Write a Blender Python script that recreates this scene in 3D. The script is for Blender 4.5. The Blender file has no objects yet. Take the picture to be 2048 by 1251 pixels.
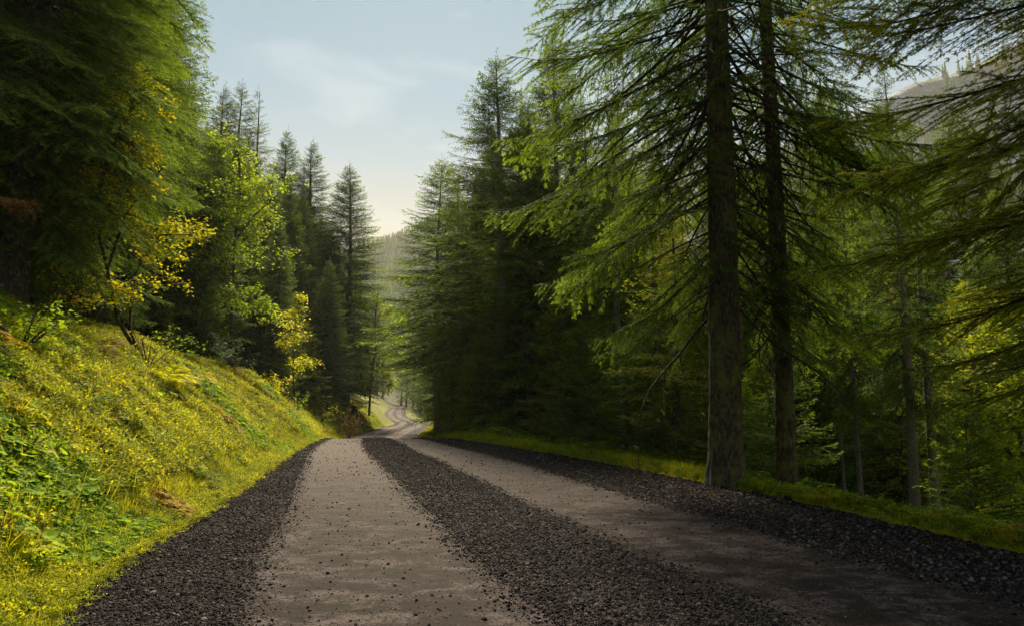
import bpy, math, time
import numpy as np
from mathutils import Matrix, Vector
T0 = time.time()
R = math.radians
S = bpy.context.scene
COL = S.collection

# ------------------------------------------------------------------ camera
F = 1365.0; CX = 1024.0; CY = 625.5; HZ = 800.0
PITCH = math.atan((HZ - CY) / F); CAMH = 1.5
cam_d = bpy.data.cameras.new('camera'); cam = bpy.data.objects.new('camera', cam_d); COL.objects.link(cam)
cam_d.sensor_width = 36; cam_d.lens = 36 * F / 2048; cam_d.clip_start = 0.05; cam_d.clip_end = 9000
cam.location = (0, 0, CAMH); cam.rotation_euler = (math.pi / 2 + PITCH, 0, 0)
S.camera = cam

# ------------------------------------------------------------------ light
SUN_AZ = R(-6); SUN_EL = R(41)          # azimuth from +Y, positive to the right
sun_d = bpy.data.lights.new('sun', 'SUN'); sun_d.energy = 4.6; sun_d.angle = R(11); sun_d.color = (1.0, 0.86, 0.60)
sun = bpy.data.objects.new('sun', sun_d); COL.objects.link(sun)
SDIR = Vector((math.sin(SUN_AZ) * math.cos(SUN_EL), math.cos(SUN_AZ) * math.cos(SUN_EL), math.sin(SUN_EL)))
sun.rotation_euler = SDIR.to_track_quat('Z', 'Y').to_euler(); sun.location = SDIR * 50

W = bpy.data.worlds.new('World'); S.world = W; W.use_nodes = True
nt = W.node_tree; nt.nodes.clear()
def wn(t, **k):
    n = nt.nodes.new(t)
    for a, b in k.items(): setattr(n, a, b)
    return n
out = wn('ShaderNodeOutputWorld'); bg = wn('ShaderNodeBackground'); bg.inputs['Strength'].default_value = 0.05
nt.links.new(bg.outputs[0], out.inputs[0])
sky = wn('ShaderNodeTexSky', sky_type='NISHITA', sun_disc=False, sun_elevation=SUN_EL, sun_rotation=SUN_AZ,
         altitude=900, air_density=1.0, dust_density=2.5, ozone_density=1.0)
tc = wn('ShaderNodeTexCoord'); sep = wn('ShaderNodeSeparateXYZ'); nt.links.new(tc.outputs['Generated'], sep.inputs[0])
ramp = wn('ShaderNodeValToRGB'); nt.links.new(sep.outputs['Z'], ramp.inputs[0])
cr = ramp.color_ramp; cr.elements[0].position = 0.0; cr.elements[0].color = (5.4, 3.9, 1.5, 1)
cr.elements[1].position = 0.19; cr.elements[1].color = (4.3, 3.6, 2.1, 1)
for p, c in ((.27, (3.1, 3.1, 2.7)), (.34, (2.1, 2.75, 3.15)), (.42, (1.5, 2.4, 3.1)), (.54, (1.15, 2.1, 2.75)), (1.0, (1.4, 2.3, 2.9))):
    e = cr.elements.new(p); e.color = (*c, 1)
# thin high cloud: wisps stretched along one direction
mp = wn('ShaderNodeMapping'); nt.links.new(tc.outputs['Generated'], mp.inputs[0])
mp.inputs['Rotation'].default_value = (0, R(22), R(25)); mp.inputs['Scale'].default_value = (1.4, 1.5, 6.5)
no = wn('ShaderNodeTexNoise'); nt.links.new(mp.outputs[0], no.inputs['Vector'])
no.inputs['Scale'].default_value = 2.0; no.inputs['Detail'].default_value = 8; no.inputs['Roughness'].default_value = .55; no.inputs['Distortion'].default_value = .6
cw = wn('ShaderNodeMapRange'); nt.links.new(no.outputs[0], cw.inputs[0])
cw.inputs[1].default_value = .50; cw.inputs[2].default_value = .68; cw.inputs[3].default_value = 0; cw.inputs[4].default_value = .42
mixc = wn('ShaderNodeMix', data_type='RGBA'); nt.links.new(cw.outputs[0], mixc.inputs[0])
nt.links.new(ramp.outputs[0], mixc.inputs[6]); mixc.inputs[7].default_value = (3.9, 4.3, 4.5, 1)
mixs = wn('ShaderNodeMix', data_type='RGBA'); mixs.inputs[0].default_value = .96
nt.links.new(sky.outputs[0], mixs.inputs[6]); nt.links.new(mixc.outputs[2], mixs.inputs[7])
nt.links.new(mixs.outputs[2], bg.inputs['Color'])

S.view_settings.view_transform = 'Standard'; S.view_settings.look = 'None'
S.view_settings.exposure = 1.8; S.view_settings.gamma = 1.0; S.view_settings.use_curve_mapping = False
S.cycles.max_bounces = 7; S.cycles.diffuse_bounces = 5; S.cycles.glossy_bounces = 1; S.cycles.transmission_bounces = 4
S.cycles.volume_bounces = 0; S.cycles.transparent_max_bounces = 4
S.cycles.use_denoising = True; S.cycles.denoising_prefilter = 'NONE'; S.cycles.use_adaptive_sampling = True; S.cycles.adaptive_threshold = .02
S.cycles.sample_clamp_indirect = 4
S.render.film_transparent = False

# ------------------------------------------------------------------ maths helpers
cp, sp_ = math.cos(PITCH), math.sin(PITCH)
def ray(px, py):
    a, b = (px - CX) / F, (CY - py) / F
    d = np.array([a, cp - b * sp_, sp_ + b * cp]); return d / d[1]
def at(px, py, D):
    d = ray(px, py); return np.array([d[0] * D, D, CAMH + d[2] * D])
def proj(x, y, z):
    z = z - CAMH; f = y * cp + z * sp_; u = -y * sp_ + z * cp
    return CX + F * x / f, CY - F * u / f
def hash2(ix, iy, s=0):
    h = (ix.astype(np.int64) * 374761393 + iy.astype(np.int64) * 668265263 + s * 1442695041) & 0x7fffffff
    h = ((h ^ (h >> 13)) * 1274126177) & 0x7fffffff
    return ((h ^ (h >> 16)) & 0xffff) / 65535.0
def vnoise(x, y, s=0):
    x = np.asarray(x, float); y = np.asarray(y, float)
    ix, iy = np.floor(x), np.floor(y); fx, fy = x - ix, y - iy
    fx = fx * fx * (3 - 2 * fx); fy = fy * fy * (3 - 2 * fy)
    a, b = hash2(ix, iy, s), hash2(ix + 1, iy, s); c, d = hash2(ix, iy + 1, s), hash2(ix + 1, iy + 1, s)
    return (a * (1 - fx) + b * fx) * (1 - fy) + (c * (1 - fx) + d * fx) * fy
def fbm(x, y, o=4, s=0):
    v, a = 0, .5
    for i in range(o): v = v + a * (vnoise(x * 2 ** i, y * 2 ** i, s + i) - .5); a *= .5
    return v
def sm(a, b, x):
    t = np.clip((np.asarray(x, float) - a) / (b - a), 0, 1); return t * t * (3 - 2 * t)

# ------------------------------------------------------------------ the road: left and right edge, height, wheel tracks along Y
# (D, left px, right px, row) read off the photograph
RS = [(-14, None), (0, None), (4.5, 60, 2620, None), (6.6, 225, 2180, None), (8.4, 400, 1845, None), (10.3, 470, 1620, None), (13.2, 535, 1345, None),
      (17.0, 574, 1170, None), (21.5, 605, 1050, None), (26.5, 645, 905, 877), (33, 655, 860, 881), (42, 676, 826, 880), (50, 704, 838, 870), (60, 735, 850, 860), (75, 772, 862, 852),
      (90, 789, 856, 846), (106, 779, 836, 840), (125, 769, 816, 833), (145, 768, 811, 825), (170, 775, 811, 819), (205, 782, 809, 814.5), (260, 786, 804, 811), (340, 760, 772, 808)]
def row_x(tab, D): rows, xs_ = zip(*tab); row = proj(0, D, 0)[1]; return float(np.interp(row, rows, xs_))
LT_ = [(880, 645), (895, 604), (915, 573), (945, 528), (987, 469), (1038, 393), (1081, 314), (1135, 234), (1178, 173), (1236, 105), (1300, 40), (1420, -80)]
RT_ = [(880, 890), (893, 1000), (905, 1100), (925, 1200), (965, 1400), (1005, 1600), (1050, 1800), (1112, 2048), (1180, 2330), (1255, 2650), (1420, 3300)]
NEAR = [(D, row_x(LT_, D), row_x(RT_, D), None) for D in (4.0, 4.7, 5.5, 6.5, 7.7, 9.2, 11, 13.5, 17, 21.5)]
RS = [RS[0], (1.5, )] + NEAR + [r for r in RS if r[0] > 25]
ys, xl, xr, zr = [], [], [], []
for r in RS:
    if len(r) < 3:
        D = r[0]; ys.append(D); xl.append(-3.25 + .02 * D); xr.append(6.9 - .2 * D); zr.append(0); continue
    D, a, b, row = r
    ys.append(D); z = 0.0 if row is None else at(CX, row, D)[2]
    rowp = proj(0, D, z)[1]
    xl.append(at(a, rowp, D)[0]); xr.append(at(b, rowp, D)[0]); zr.append(z)
ys, xl, xr, zr = map(np.array, (ys, xl, xr, zr))
def smooth_interp(y, X):      # monotone-ish cubic (finite-difference tangents)
    y = np.clip(np.asarray(y, float), ys[0], ys[-1]); i = np.clip(np.searchsorted(ys, y) - 1, 0, len(ys) - 2)
    m = np.gradient(X, ys); h = ys[i + 1] - ys[i]; t = (y - ys[i]) / h
    return ((2 * t ** 3 - 3 * t ** 2 + 1) * X[i] + (t ** 3 - 2 * t ** 2 + t) * h * m[i] + (-2 * t ** 3 + 3 * t ** 2) * X[i + 1] + (t ** 3 - t ** 2) * h * m[i + 1])
XLf = lambda y: smooth_interp(y, xl)
XRf = lambda y: smooth_interp(y, xr)
ZRf = lambda y: smooth_interp(y, zr)
BH_y = [-20, 0, 8, 14, 20, 28, 36, 50, 65, 90, 130, 180, 400]
BH_h = [2.9, 2.9, 3.0, 2.9, 2.7, 2.3, 1.9, 2.3, 3.2, 3.6, 3.4, 4.0, 4.0]
def terrain(x, y, detail=True):
    x = np.asarray(x, float); y = np.asarray(y, float)
    L, Rr, z0 = XLf(y), XRf(y), ZRf(y)
    dl, dr = L - x, x - Rr
    hb = np.interp(y, BH_y, BH_h); w = hb / .74
    n = fbm(x * .35, y * .35, 3, 5) * .7
    left = np.where(dl < .35, .10 * sm(0, .35, dl), 0) + np.where(dl >= .35, .10 + hb * (1 - (1 - np.clip((dl - .35) / w, 0, 1)) ** 1.35) , 0)
    left = left + np.clip(dl - .35 - w, 0, 70) * .30 + np.clip(dl - .35 - w - 70, 0, 300) * .45 + n * sm(.5, 3, dl)
    sw = np.interp(y, [0, 8, 12, 16, 22, 30, 40, 60, 400], [.35, .45, .6, .9, 1.3, 1.8, 2.4, 1.6, 1.5])
    right = np.where(dr > 0, .07 * sm(0, .4, dr), 0) - .5 * np.clip(dr - sw, 0, 16) - .12 * np.clip(dr - sw - 16, 0, 50) - .03 * np.clip(dr - sw - 66, 0, 200) + n * sm(1.5, 4, dr)
    # the far side of the road's last bend: the slope closes the view
    end = sm(250, 420, y) * 34 * (1 - sm(200, 500, np.abs(x + 30)))
    z = z0 + np.where(dl > 0, left, np.where(dr > 0, right, 0)) + end
    inside = np.minimum(-dl, -dr)
    z = z - .10 * sm(.02, .3, inside)
    z = z + (.62 * fbm(x * 1.1, y * 1.1, 3, 19)) * sm(.5, 1.8, dl)
    if detail: z = z + .05 * fbm(x * 3, y * 3, 2, 9) * sm(.1, .6, np.maximum(dl, dr))
    return z

# ------------------------------------------------------------------ mesh helpers
def mesh_from(name, V, faces, mats, midx=None, attrs=None, smooth=False):
    """V (n,3); faces: list of int arrays (k,3) or (k,4)"""
    me = bpy.data.meshes.new(name); V = np.asarray(V, np.float32)
    faces = [np.asarray(f, np.int32) for f in faces if len(f)]
    me.vertices.add(len(V)); me.vertices.foreach_set('co', V.ravel())
    tot = np.concatenate([np.full(len(f), f.shape[1], np.int32) for f in faces]); li = np.concatenate([f.ravel() for f in faces])
    me.loops.add(len(li)); me.loops.foreach_set('vertex_index', li)
    me.polygons.add(len(tot)); st = np.zeros(len(tot), np.int32); st[1:] = np.cumsum(tot)[:-1]
    me.polygons.foreach_set('loop_start', st)
    for m in mats: me.materials.append(m)
    if midx is not None: me.polygons.foreach_set('material_index', np.asarray(midx, np.int32))
    if smooth: me.polygons.foreach_set('use_smooth', np.ones(len(tot), bool))
    me.update(calc_edges=True)
    for k, v in (attrs or {}).items():
        a = me.attributes.new(k, 'FLOAT', 'POINT'); a.data.foreach_set('value', np.asarray(v, np.float32))
    return me
def link(name, me, parent=None, loc=None):
    o = bpy.data.objects.new(name, me); COL.objects.link(o)
    if parent is not None: o.parent = parent
    if loc is not None: o.location = loc
    return o
def tag(o, label=None, cat=None, group=None, kind=None):
    for k, v in (('label', label), ('category', cat), ('group', group), ('kind', kind)):
        if v: o[k] = v
    return o
def empty(name, loc, rz=0.0):
    o = bpy.data.objects.new(name, None); COL.objects.link(o); o.location = [float(c) for c in loc]; o.rotation_euler = (0, 0, rz); o.empty_display_size = .2
    return o

class Geo:
    """collects tubes (material 0) and leaf quads (material 1)"""
    def __init__(s): s.V = []; s.F = []; s.M = []; s.T = []; s.n = 0
    def add(s, V, Fq, m, t):
        V = np.asarray(V, np.float32).reshape(-1, 3); Fq = np.asarray(Fq, np.int32)
        s.V.append(V); s.F.append(Fq + s.n); s.M.append(np.full(len(Fq), m)); s.T.append(np.broadcast_to(np.asarray(t, np.float32), (len(V),)).copy()); s.n += len(V)
    def tube(s, pts, rad, k=3, m=0, t=.5, ang=0.0):
        pts = np.asarray(pts, float); n = len(pts); rad = np.broadcast_to(rad, (n,))
        d = np.gradient(pts, axis=0); d /= np.linalg.norm(d, axis=1)[:, None] + 1e-9
        ref = np.where(np.abs(d[:, 2:3]) > .9, [[1., 0, 0]], [[0, 0, 1.]])
        a = np.cross(d, ref); a /= np.linalg.norm(a, axis=1)[:, None] + 1e-9; b = np.cross(d, a)
        th = ang + np.arange(k) * 2 * math.pi / k
        V = pts[:, None] + rad[:, None, None] * (np.cos(th)[None, :, None] * a[:, None] + np.sin(th)[None, :, None] * b[:, None])
        i = np.arange(n - 1)[:, None] * k; j = np.arange(k)[None]; j2 = (j + 1) % k
        s.add(V, np.stack([i + j, i + j2, i + k + j2, i + k + j], -1).reshape(-1, 4), m, t)
    def kites(s, P, Dv, N, ln, wd, t, m=1, fold=0.0, mid=.42):
        """P base, Dv unit direction, N unit side vector, each (n,3)"""
        P, Dv, N = map(np.asarray, (P, Dv, N)); n = len(P); ln = np.broadcast_to(ln, (n,))[:, None]; wd = np.broadcast_to(wd, (n,))[:, None]
        up = np.cross(N, Dv) * (fold * wd if fold else 0)
        V = np.stack([P, P + Dv * ln * mid + N * wd * .5 + up, P + Dv * ln, P + Dv * ln * mid - N * wd * .5 + up], 1)
        Fq = np.arange(n * 4).reshape(n, 4)
        s.add(V, Fq, m, np.repeat(np.broadcast_to(t, (n,)), 4))
    def tris(s, A, B, C, t, m=1):
        n = len(A); V = np.stack([A, B, C, C], 1)
        V = np.stack([A, B, C], 1); s.V.append(V.reshape(-1, 3).astype(np.float32)); s.F.append(np.arange(n * 3, dtype=np.int32).reshape(n, 3) + s.n)
        s.M.append(np.full(n, m)); s.T.append(np.repeat(np.broadcast_to(np.asarray(t, np.float32), (n,)), 3)); s.n += n * 3
    def pack(s):
        q = [f for f in s.F if f.shape[1] == 4]; t = [f for f in s.F if f.shape[1] == 3]
        mq = [m for f, m in zip(s.F, s.M) if f.shape[1] == 4]; mt = [m for f, m in zip(s.F, s.M) if f.shape[1] == 3]
        fs = []; ms = []
        if q: fs.append(np.concatenate(q)); ms.append(np.concatenate(mq))
        if t: fs.append(np.concatenate(t)); ms.append(np.concatenate(mt))
        return np.concatenate(s.V), fs, np.concatenate(ms), np.concatenate(s.T)
    def mesh(s, name, mats, smooth=False):
        V, fs, ms, T = s.pack(); return mesh_from(name, V, fs, mats, ms, {'tint': T}, smooth)
def join_packed(items):
    """items: list of (packed, 4x4 matrix) -> packed"""
    Vs, Qs, Ts_, Mq, Mt, Tt = [], [], [], [], [], []; n = 0
    for it in items:
        (V, fs, ms, T), M = it[:2]; T = T if len(it) < 3 else np.clip(T + it[2], 0, 1)
        Vs.append(V @ M[:3, :3].T + M[:3, 3]); k = 0
        for f in fs:
            (Qs if f.shape[1] == 4 else Ts_).append(f + n); (Mq if f.shape[1] == 4 else Mt).append(ms[k:k + len(f)]); k += len(f)
        Tt.append(T); n += len(V)
    fs = []; ms = []
    if Qs: fs.append(np.concatenate(Qs)); ms.append(np.concatenate(Mq))
    if Ts_: fs.append(np.concatenate(Ts_)); ms.append(np.concatenate(Mt))
    return np.concatenate(Vs), fs, np.concatenate(ms), np.concatenate(Tt)
def unit(v): return v / (np.linalg.norm(v, axis=-1, keepdims=True) + 1e-9)
def rotz(a): c, s_ = math.cos(a), math.sin(a); return np.array([[c, -s_, 0, 0], [s_, c, 0, 0], [0, 0, 1, 0], [0, 0, 0, 1.]])
def roty(a): c, s_ = math.cos(a), math.sin(a); return np.array([[c, 0, s_, 0], [0, 1, 0, 0], [-s_, 0, c, 0], [0, 0, 0, 1.]])
def rotx(a): c, s_ = math.cos(a), math.sin(a); return np.array([[1, 0, 0, 0], [0, c, -s_, 0], [0, s_, c, 0], [0, 0, 0, 1.]])
def scl(x, y=None, z=None): return np.diag([x, y or x, z or x, 1.])
def tr(p): m = np.eye(4); m[:3, 3] = p; return m

# ------------------------------------------------------------------ materials
def mat(name):
    m = bpy.data.materials.new(name); m.use_nodes = True; t = m.node_tree; t.nodes.clear(); return m, t
def N(t, ty, ins=None, **k):
    n = t.nodes.new(ty)
    for a, b in k.items(): setattr(n, a, b)
    for a, b in (ins or {}).items():
        if isinstance(b, bpy.types.NodeSocket): t.links.new(b, n.inputs[a])
        else: n.inputs[a].default_value = b
    return n
def rampn(t, fac, stops):
    n = N(t, 'ShaderNodeValToRGB', {0: fac}); c = n.color_ramp
    c.elements[0].position = stops[0][0]; c.elements[0].color = (*stops[0][1], 1)
    c.elements[1].position = stops[-1][0]; c.elements[1].color = (*stops[-1][1], 1)
    for p, col in stops[1:-1]: e = c.elements.new(p); e.color = (*col, 1)
    return n.outputs[0]
def maths(t, op, a, b=0.0, clamp=False):
    n = N(t, 'ShaderNodeMath', {0: a, 1: b}, operation=op); n.use_clamp = clamp; return n.outputs[0]
def leaf_mat(name, stops, transl=.35, rough=.75, spec=.06, objvar=.25, patch=0.0, trans_mul=1.25):
    m, t = mat(name); o = N(t, 'ShaderNodeOutputMaterial')
    at_ = N(t, 'ShaderNodeAttribute', attribute_name='tint'); oi = N(t, 'ShaderNodeObjectInfo')
    f = maths(t, 'ADD', at_.outputs['Fac'], maths(t, 'MULTIPLY', maths(t, 'SUBTRACT', oi.outputs['Random'], .5), objvar))
    if patch:
        g = N(t, 'ShaderNodeNewGeometry'); nz = N(t, 'ShaderNodeTexNoise', {'Vector': g.outputs['Position'], 'Scale': .9, 'Detail': 4})
        f = maths(t, 'ADD', f, maths(t, 'MULTIPLY', maths(t, 'SUBTRACT', nz.outputs[0], .5), patch))
    c = rampn(t, f, stops)
    p = N(t, 'ShaderNodeBsdfPrincipled', {'Base Color': c, 'Roughness': rough, 'Specular IOR Level': spec})
    bright = N(t, 'ShaderNodeMix', {0: 1.0, 6: c, 7: (trans_mul * 1.1, trans_mul, .55 * trans_mul, 1)}, data_type='RGBA', blend_type='MULTIPLY')
    tl = N(t, 'ShaderNodeBsdfTranslucent', {'Color': bright.outputs[2]})
    mx = N(t, 'ShaderNodeMixShader', {0: transl, 1: p.outputs[0], 2: tl.outputs[0]}); t.links.new(mx.outputs[0], o.inputs[0]); return m
def bark_mat(name, c1, c2, moss, mossamt, scale=1.0, lichen=.0):
    m, t = mat(name); o = N(t, 'ShaderNodeOutputMaterial'); tcn = N(t, 'ShaderNodeTexCoord')
    mp_ = N(t, 'ShaderNodeMapping', {'Vector': tcn.outputs['Object'], 'Scale': (1, 1, .28)})
    v = N(t, 'ShaderNodeTexVoronoi', {'Vector': mp_.outputs[0], 'Scale': 26 * scale}, feature='F1'); n1 = N(t, 'ShaderNodeTexNoise', {'Vector': mp_.outputs[0], 'Scale': 34 * scale, 'Detail': 6, 'Roughness': .65})
    n2 = N(t, 'ShaderNodeTexNoise', {'Vector': tcn.outputs['Object'], 'Scale': 2.6 * scale, 'Detail': 5, 'Roughness': .6, 'Distortion': .4})
    n3 = N(t, 'ShaderNodeTexNoise', {'Vector': tcn.outputs['Object'], 'Scale': 11 * scale, 'Detail': 4})
    h = maths(t, 'ADD', maths(t, 'MULTIPLY', v.outputs['Distance'], -.6), n1.outputs[0])
    c = rampn(t, h, [(.1, c1), (.5, tuple((a + b) / 2 for a, b in zip(c1, c2))), (.75, c2)])
    mf = N(t, 'ShaderNodeMapRange', {0: maths(t, 'ADD', maths(t, 'MULTIPLY', n2.outputs[0], .7), maths(t, 'MULTIPLY', n3.outputs[0], .3)), 1: .62 - mossamt * .3, 2: .72 - mossamt * .25, 3: 0.0, 4: .8})
    c = N(t, 'ShaderNodeMix', {0: mf.outputs[0], 6: c, 7: (*moss, 1)}, data_type='RGBA').outputs[2]
    if lichen:
        lf = N(t, 'ShaderNodeMapRange', {0: n3.outputs[0], 1: .58, 2: .66, 3: 0.0, 4: lichen})
        c = N(t, 'ShaderNodeMix', {0: lf.outputs[0], 6: c, 7: (.32, .33, .28, 1)}, data_type='RGBA').outputs[2]
    b = N(t, 'ShaderNodeBump', {'Height': maths(t, 'ADD', h, maths(t, 'MULTIPLY', n3.outputs[0], .5)), 'Strength': 1.0, 'Distance': .06})
    p = N(t, 'ShaderNodeBsdfPrincipled', {'Base Color': c, 'Roughness': .9, 'Specular IOR Level': .2, 'Normal': b.outputs[0]})
    t.links.new(p.outputs[0], o.inputs[0]); return m

M_bark_dark = bark_mat('spruce bark mossy', (.035, .026, .018), (.20, .155, .11), (.12, .13, .03), .5)
M_bark_mid = bark_mat('spruce bark brown grey', (.05, .042, .034), (.20, .17, .14), (.10, .10, .04), .25, .8, .5)
M_bark_pale = bark_mat('spruce bark pale grey', (.20, .175, .145), (.52, .47, .40), (.14, .15, .06), .25, .9, .8)
M_twig = bark_mat('branch wood', (.035, .027, .018), (.10, .08, .052), (.05, .06, .02), .4, 1.5)
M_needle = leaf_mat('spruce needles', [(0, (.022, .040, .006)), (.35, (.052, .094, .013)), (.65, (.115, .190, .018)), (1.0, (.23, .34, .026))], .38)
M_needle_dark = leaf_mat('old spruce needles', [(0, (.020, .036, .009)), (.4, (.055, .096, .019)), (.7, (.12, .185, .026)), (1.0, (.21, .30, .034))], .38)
M_needle_yel = leaf_mat('yellow green spruce needles', [(0, (.055, .070, .010)), (.35, (.13, .16, .014)), (.7, (.24, .27, .018)), (1.0, (.36, .38, .022))], .45)
M_needle_dead = leaf_mat('dead rust needles', [(0, (.12, .045, .012)), (.5, (.26, .10, .02)), (1.0, (.36, .17, .035))], .25)
M_maple_yel = leaf_mat('yellow autumn leaves', [(0, (.15, .07, .006)), (.2, (.30, .18, .006)), (.45, (.34, .31, .008)), (.75, (.24, .32, .010)), (1.0, (.42, .44, .015))], .5)
M_maple_green = leaf_mat('light green leaves', [(0, (.05, .09, .010)), (.4, (.13, .21, .014)), (.8, (.27, .37, .02)), (1.0, (.36, .45, .03))], .45)
M_yelgreen = leaf_mat('yellow green leaves', [(0, (.10, .15, .006)), (.4, (.20, .29, .008)), (.8, (.38, .45, .010)), (1.0, (.56, .52, .015))], .5)
M_rust = leaf_mat('rust brown leaves', [(0, (.07, .035, .014)), (.5, (.16, .08, .025)), (1.0, (.28, .17, .03))], .35)
M_bluegreen = leaf_mat('blue green willow leaves', [(0, (.035, .06, .035)), (.5, (.09, .14, .08)), (1.0, (.17, .22, .15))], .3)
M_herb = leaf_mat('herb leaves', [(0, (.05, .07, .004)), (.25, (.12, .16, .005)), (.5, (.29, .32, .006)), (.8, (.40, .39, .008)), (1.0, (.44, .37, .010))], .45, objvar=.4, patch=.95)
M_herb_gr = leaf_mat('green herb leaves', [(0, (.03, .065, .006)), (.35, (.10, .18, .008)), (.7, (.20, .31, .012)), (1.0, (.33, .43, .02))], .45, objvar=.4, patch=.4)
M_grass = leaf_mat('grass blades', [(0, (.05, .08, .003)), (.3, (.18, .23, .004)), (.6, (.37, .40, .005)), (1.0, (.58, .48, .012))], .45, objvar=.5, patch=.5)
M_dry = leaf_mat('dry bracken', [(0, (.09, .045, .012)), (.4, (.22, .12, .018)), (.7, (.34, .24, .025)), (1.0, (.36, .33, .03))], .4, objvar=.6)

def ground_mat():
    m, t = mat('forest floor'); o = N(t, 'ShaderNodeOutputMaterial'); g = N(t, 'ShaderNodeNewGeometry')
    n1 = N(t, 'ShaderNodeTexNoise', {'Vector': g.outputs['Position'], 'Scale': .5, 'Detail': 6, 'Roughness': .6})
    n2 = N(t, 'ShaderNodeTexNoise', {'Vector': g.outputs['Position'], 'Scale': 14, 'Detail': 6, 'Roughness': .7})
    gr = N(t, 'ShaderNodeAttribute', attribute_name='grassy')
    c1 = rampn(t, n2.outputs[0], [(.3, (.018, .016, .008)), (.5, (.045, .038, .018)), (.7, (.05, .06, .014))])
    c2 = rampn(t, n2.outputs[0], [(.3, (.05, .05, .008)), (.5, (.12, .125, .012)), (.7, (.19, .18, .016))])
    f = maths(t, 'ADD', gr.outputs['Fac'], maths(t, 'MULTIPLY', maths(t, 'SUBTRACT', n1.outputs[0], .5), .6), True)
    c = N(t, 'ShaderNodeMix', {0: f, 6: c1, 7: c2}, data_type='RGBA')
    b = N(t, 'ShaderNodeBump', {'Height': n2.outputs[0], 'Strength': .8, 'Distance': .06})
    p = N(t, 'ShaderNodeBsdfPrincipled', {'Base Color': c.outputs[2], 'Roughness': .95, 'Specular IOR Level': .1, 'Normal': b.outputs[0]})
    t.links.new(p.outputs[0], o.inputs[0]); return m
def road_mat():
    m, t = mat('gravel road surface'); o = N(t, 'ShaderNodeOutputMaterial'); g = N(t, 'ShaderNodeNewGeometry')
    tk = N(t, 'ShaderNodeAttribute', attribute_name='track')
    P = g.outputs['Position']
    nb = N(t, 'ShaderNodeTexNoise', {'Vector': P, 'Scale': 2.2, 'Detail': 6, 'Roughness': .62})
    nf = N(t, 'ShaderNodeTexNoise', {'Vector': P, 'Scale': 38, 'Detail': 3, 'Roughness': .7})
    nm = N(t, 'ShaderNodeTexNoise', {'Vector': P, 'Scale': 9, 'Detail': 5, 'Roughness': .65})
    mps = N(t, 'ShaderNodeMapping', {'Vector': P, 'Scale': (1.0, 1.35, 1), 'Rotation': (0, 0, R(14))})
    nr = N(t, 'ShaderNodeTexNoise', {'Vector': mps.outputs[0], 'Scale': 2.1, 'Detail': 7, 'Roughness': .62, 'Distortion': .7})
    mk = N(t, 'ShaderNodeMapRange', {0: maths(t, 'ADD', tk.outputs['Fac'], maths(t, 'ADD', maths(t, 'MULTIPLY', maths(t, 'SUBTRACT', nb.outputs[0], .5), .7), maths(t, 'MULTIPLY', maths(t, 'SUBTRACT', nf.outputs[0], .5), .9))), 1: .40, 2: .60}).outputs[0]
    vo = N(t, 'ShaderNodeTexVoronoi', {'Vector': P, 'Scale': 48}, feature='F1'); vo2 = N(t, 'ShaderNodeTexVoronoi', {'Vector': P, 'Scale': 95}, feature='F1')
    sepc = N(t, 'ShaderNodeSeparateColor', {0: vo.outputs['Color']})
    grav = rampn(t, sepc.outputs[0], [(0, (.008, .006, .0066)), (.6, (.018, .0138, .0148)), (.9, (.032, .025, .026)), (1.0, (.065, .054, .052))])
    wet = maths(t, 'ADD', maths(t, 'ADD', maths(t, 'MULTIPLY', nr.outputs[0], .42), maths(t, 'MULTIPLY', nm.outputs[0], .23)), maths(t, 'MULTIPLY', nf.outputs[0], .35))
    mud = rampn(t, wet, [(.44, (.008, .006, .006)), (.48, (.016, .0122, .0125)), (.52, (.028, .022, .0228)), (.555, (.068, .056, .056))])
    far = N(t, 'ShaderNodeAttribute', attribute_name='shade_fade')
    mud = N(t, 'ShaderNodeMix', {0: far.outputs['Fac'], 6: mud, 7: (.120, .100, .094, 1)}, data_type='RGBA').outputs[2]  # far mud paler; close by, the road's shade is put into the colour
    sp2 = N(t, 'ShaderNodeSeparateColor', {0: vo2.outputs['Color']}); grit = N(t, 'ShaderNodeMapRange', {0: maths(t, 'ADD', sp2.outputs[0], maths(t, 'MULTIPLY', nm.outputs[0], .45)), 1: .98, 2: 1.06, 3: 0.0, 4: .75}).outputs[0]
    mud = N(t, 'ShaderNodeMix', {0: grit, 6: mud, 7: (.020, .0155, .0155, 1)}, data_type='RGBA').outputs[2]
    c = N(t, 'ShaderNodeMix', {0: mk, 6: grav, 7: mud}, data_type='RGBA').outputs[2]
    hg = maths(t, 'MULTIPLY', maths(t, 'SUBTRACT', 1.0, vo.outputs['Distance']), 1.0)
    hm = maths(t, 'ADD', maths(t, 'MULTIPLY', nm.outputs[0], .9), maths(t, 'MULTIPLY', nf.outputs[0], .45))
    hh = N(t, 'ShaderNodeMix', {0: mk, 2: hg, 3: hm}).outputs[0]
    b = N(t, 'ShaderNodeBump', {'Height': hh, 'Strength': .9, 'Distance': .018})
    ro = N(t, 'ShaderNodeMapRange', {0: wet, 1: .35, 2: .6, 3: .7, 4: .9}).outputs[0]
    rr = N(t, 'ShaderNodeMix', {0: mk, 2: .75, 3: ro}).outputs[0]
    p = N(t, 'ShaderNodeBsdfPrincipled', {'Base Color': c, 'Roughness': rr, 'Specular IOR Level': .02, 'Normal': b.outputs[0]})
    t.links.new(p.outputs[0], o.inputs[0]); return m
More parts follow.
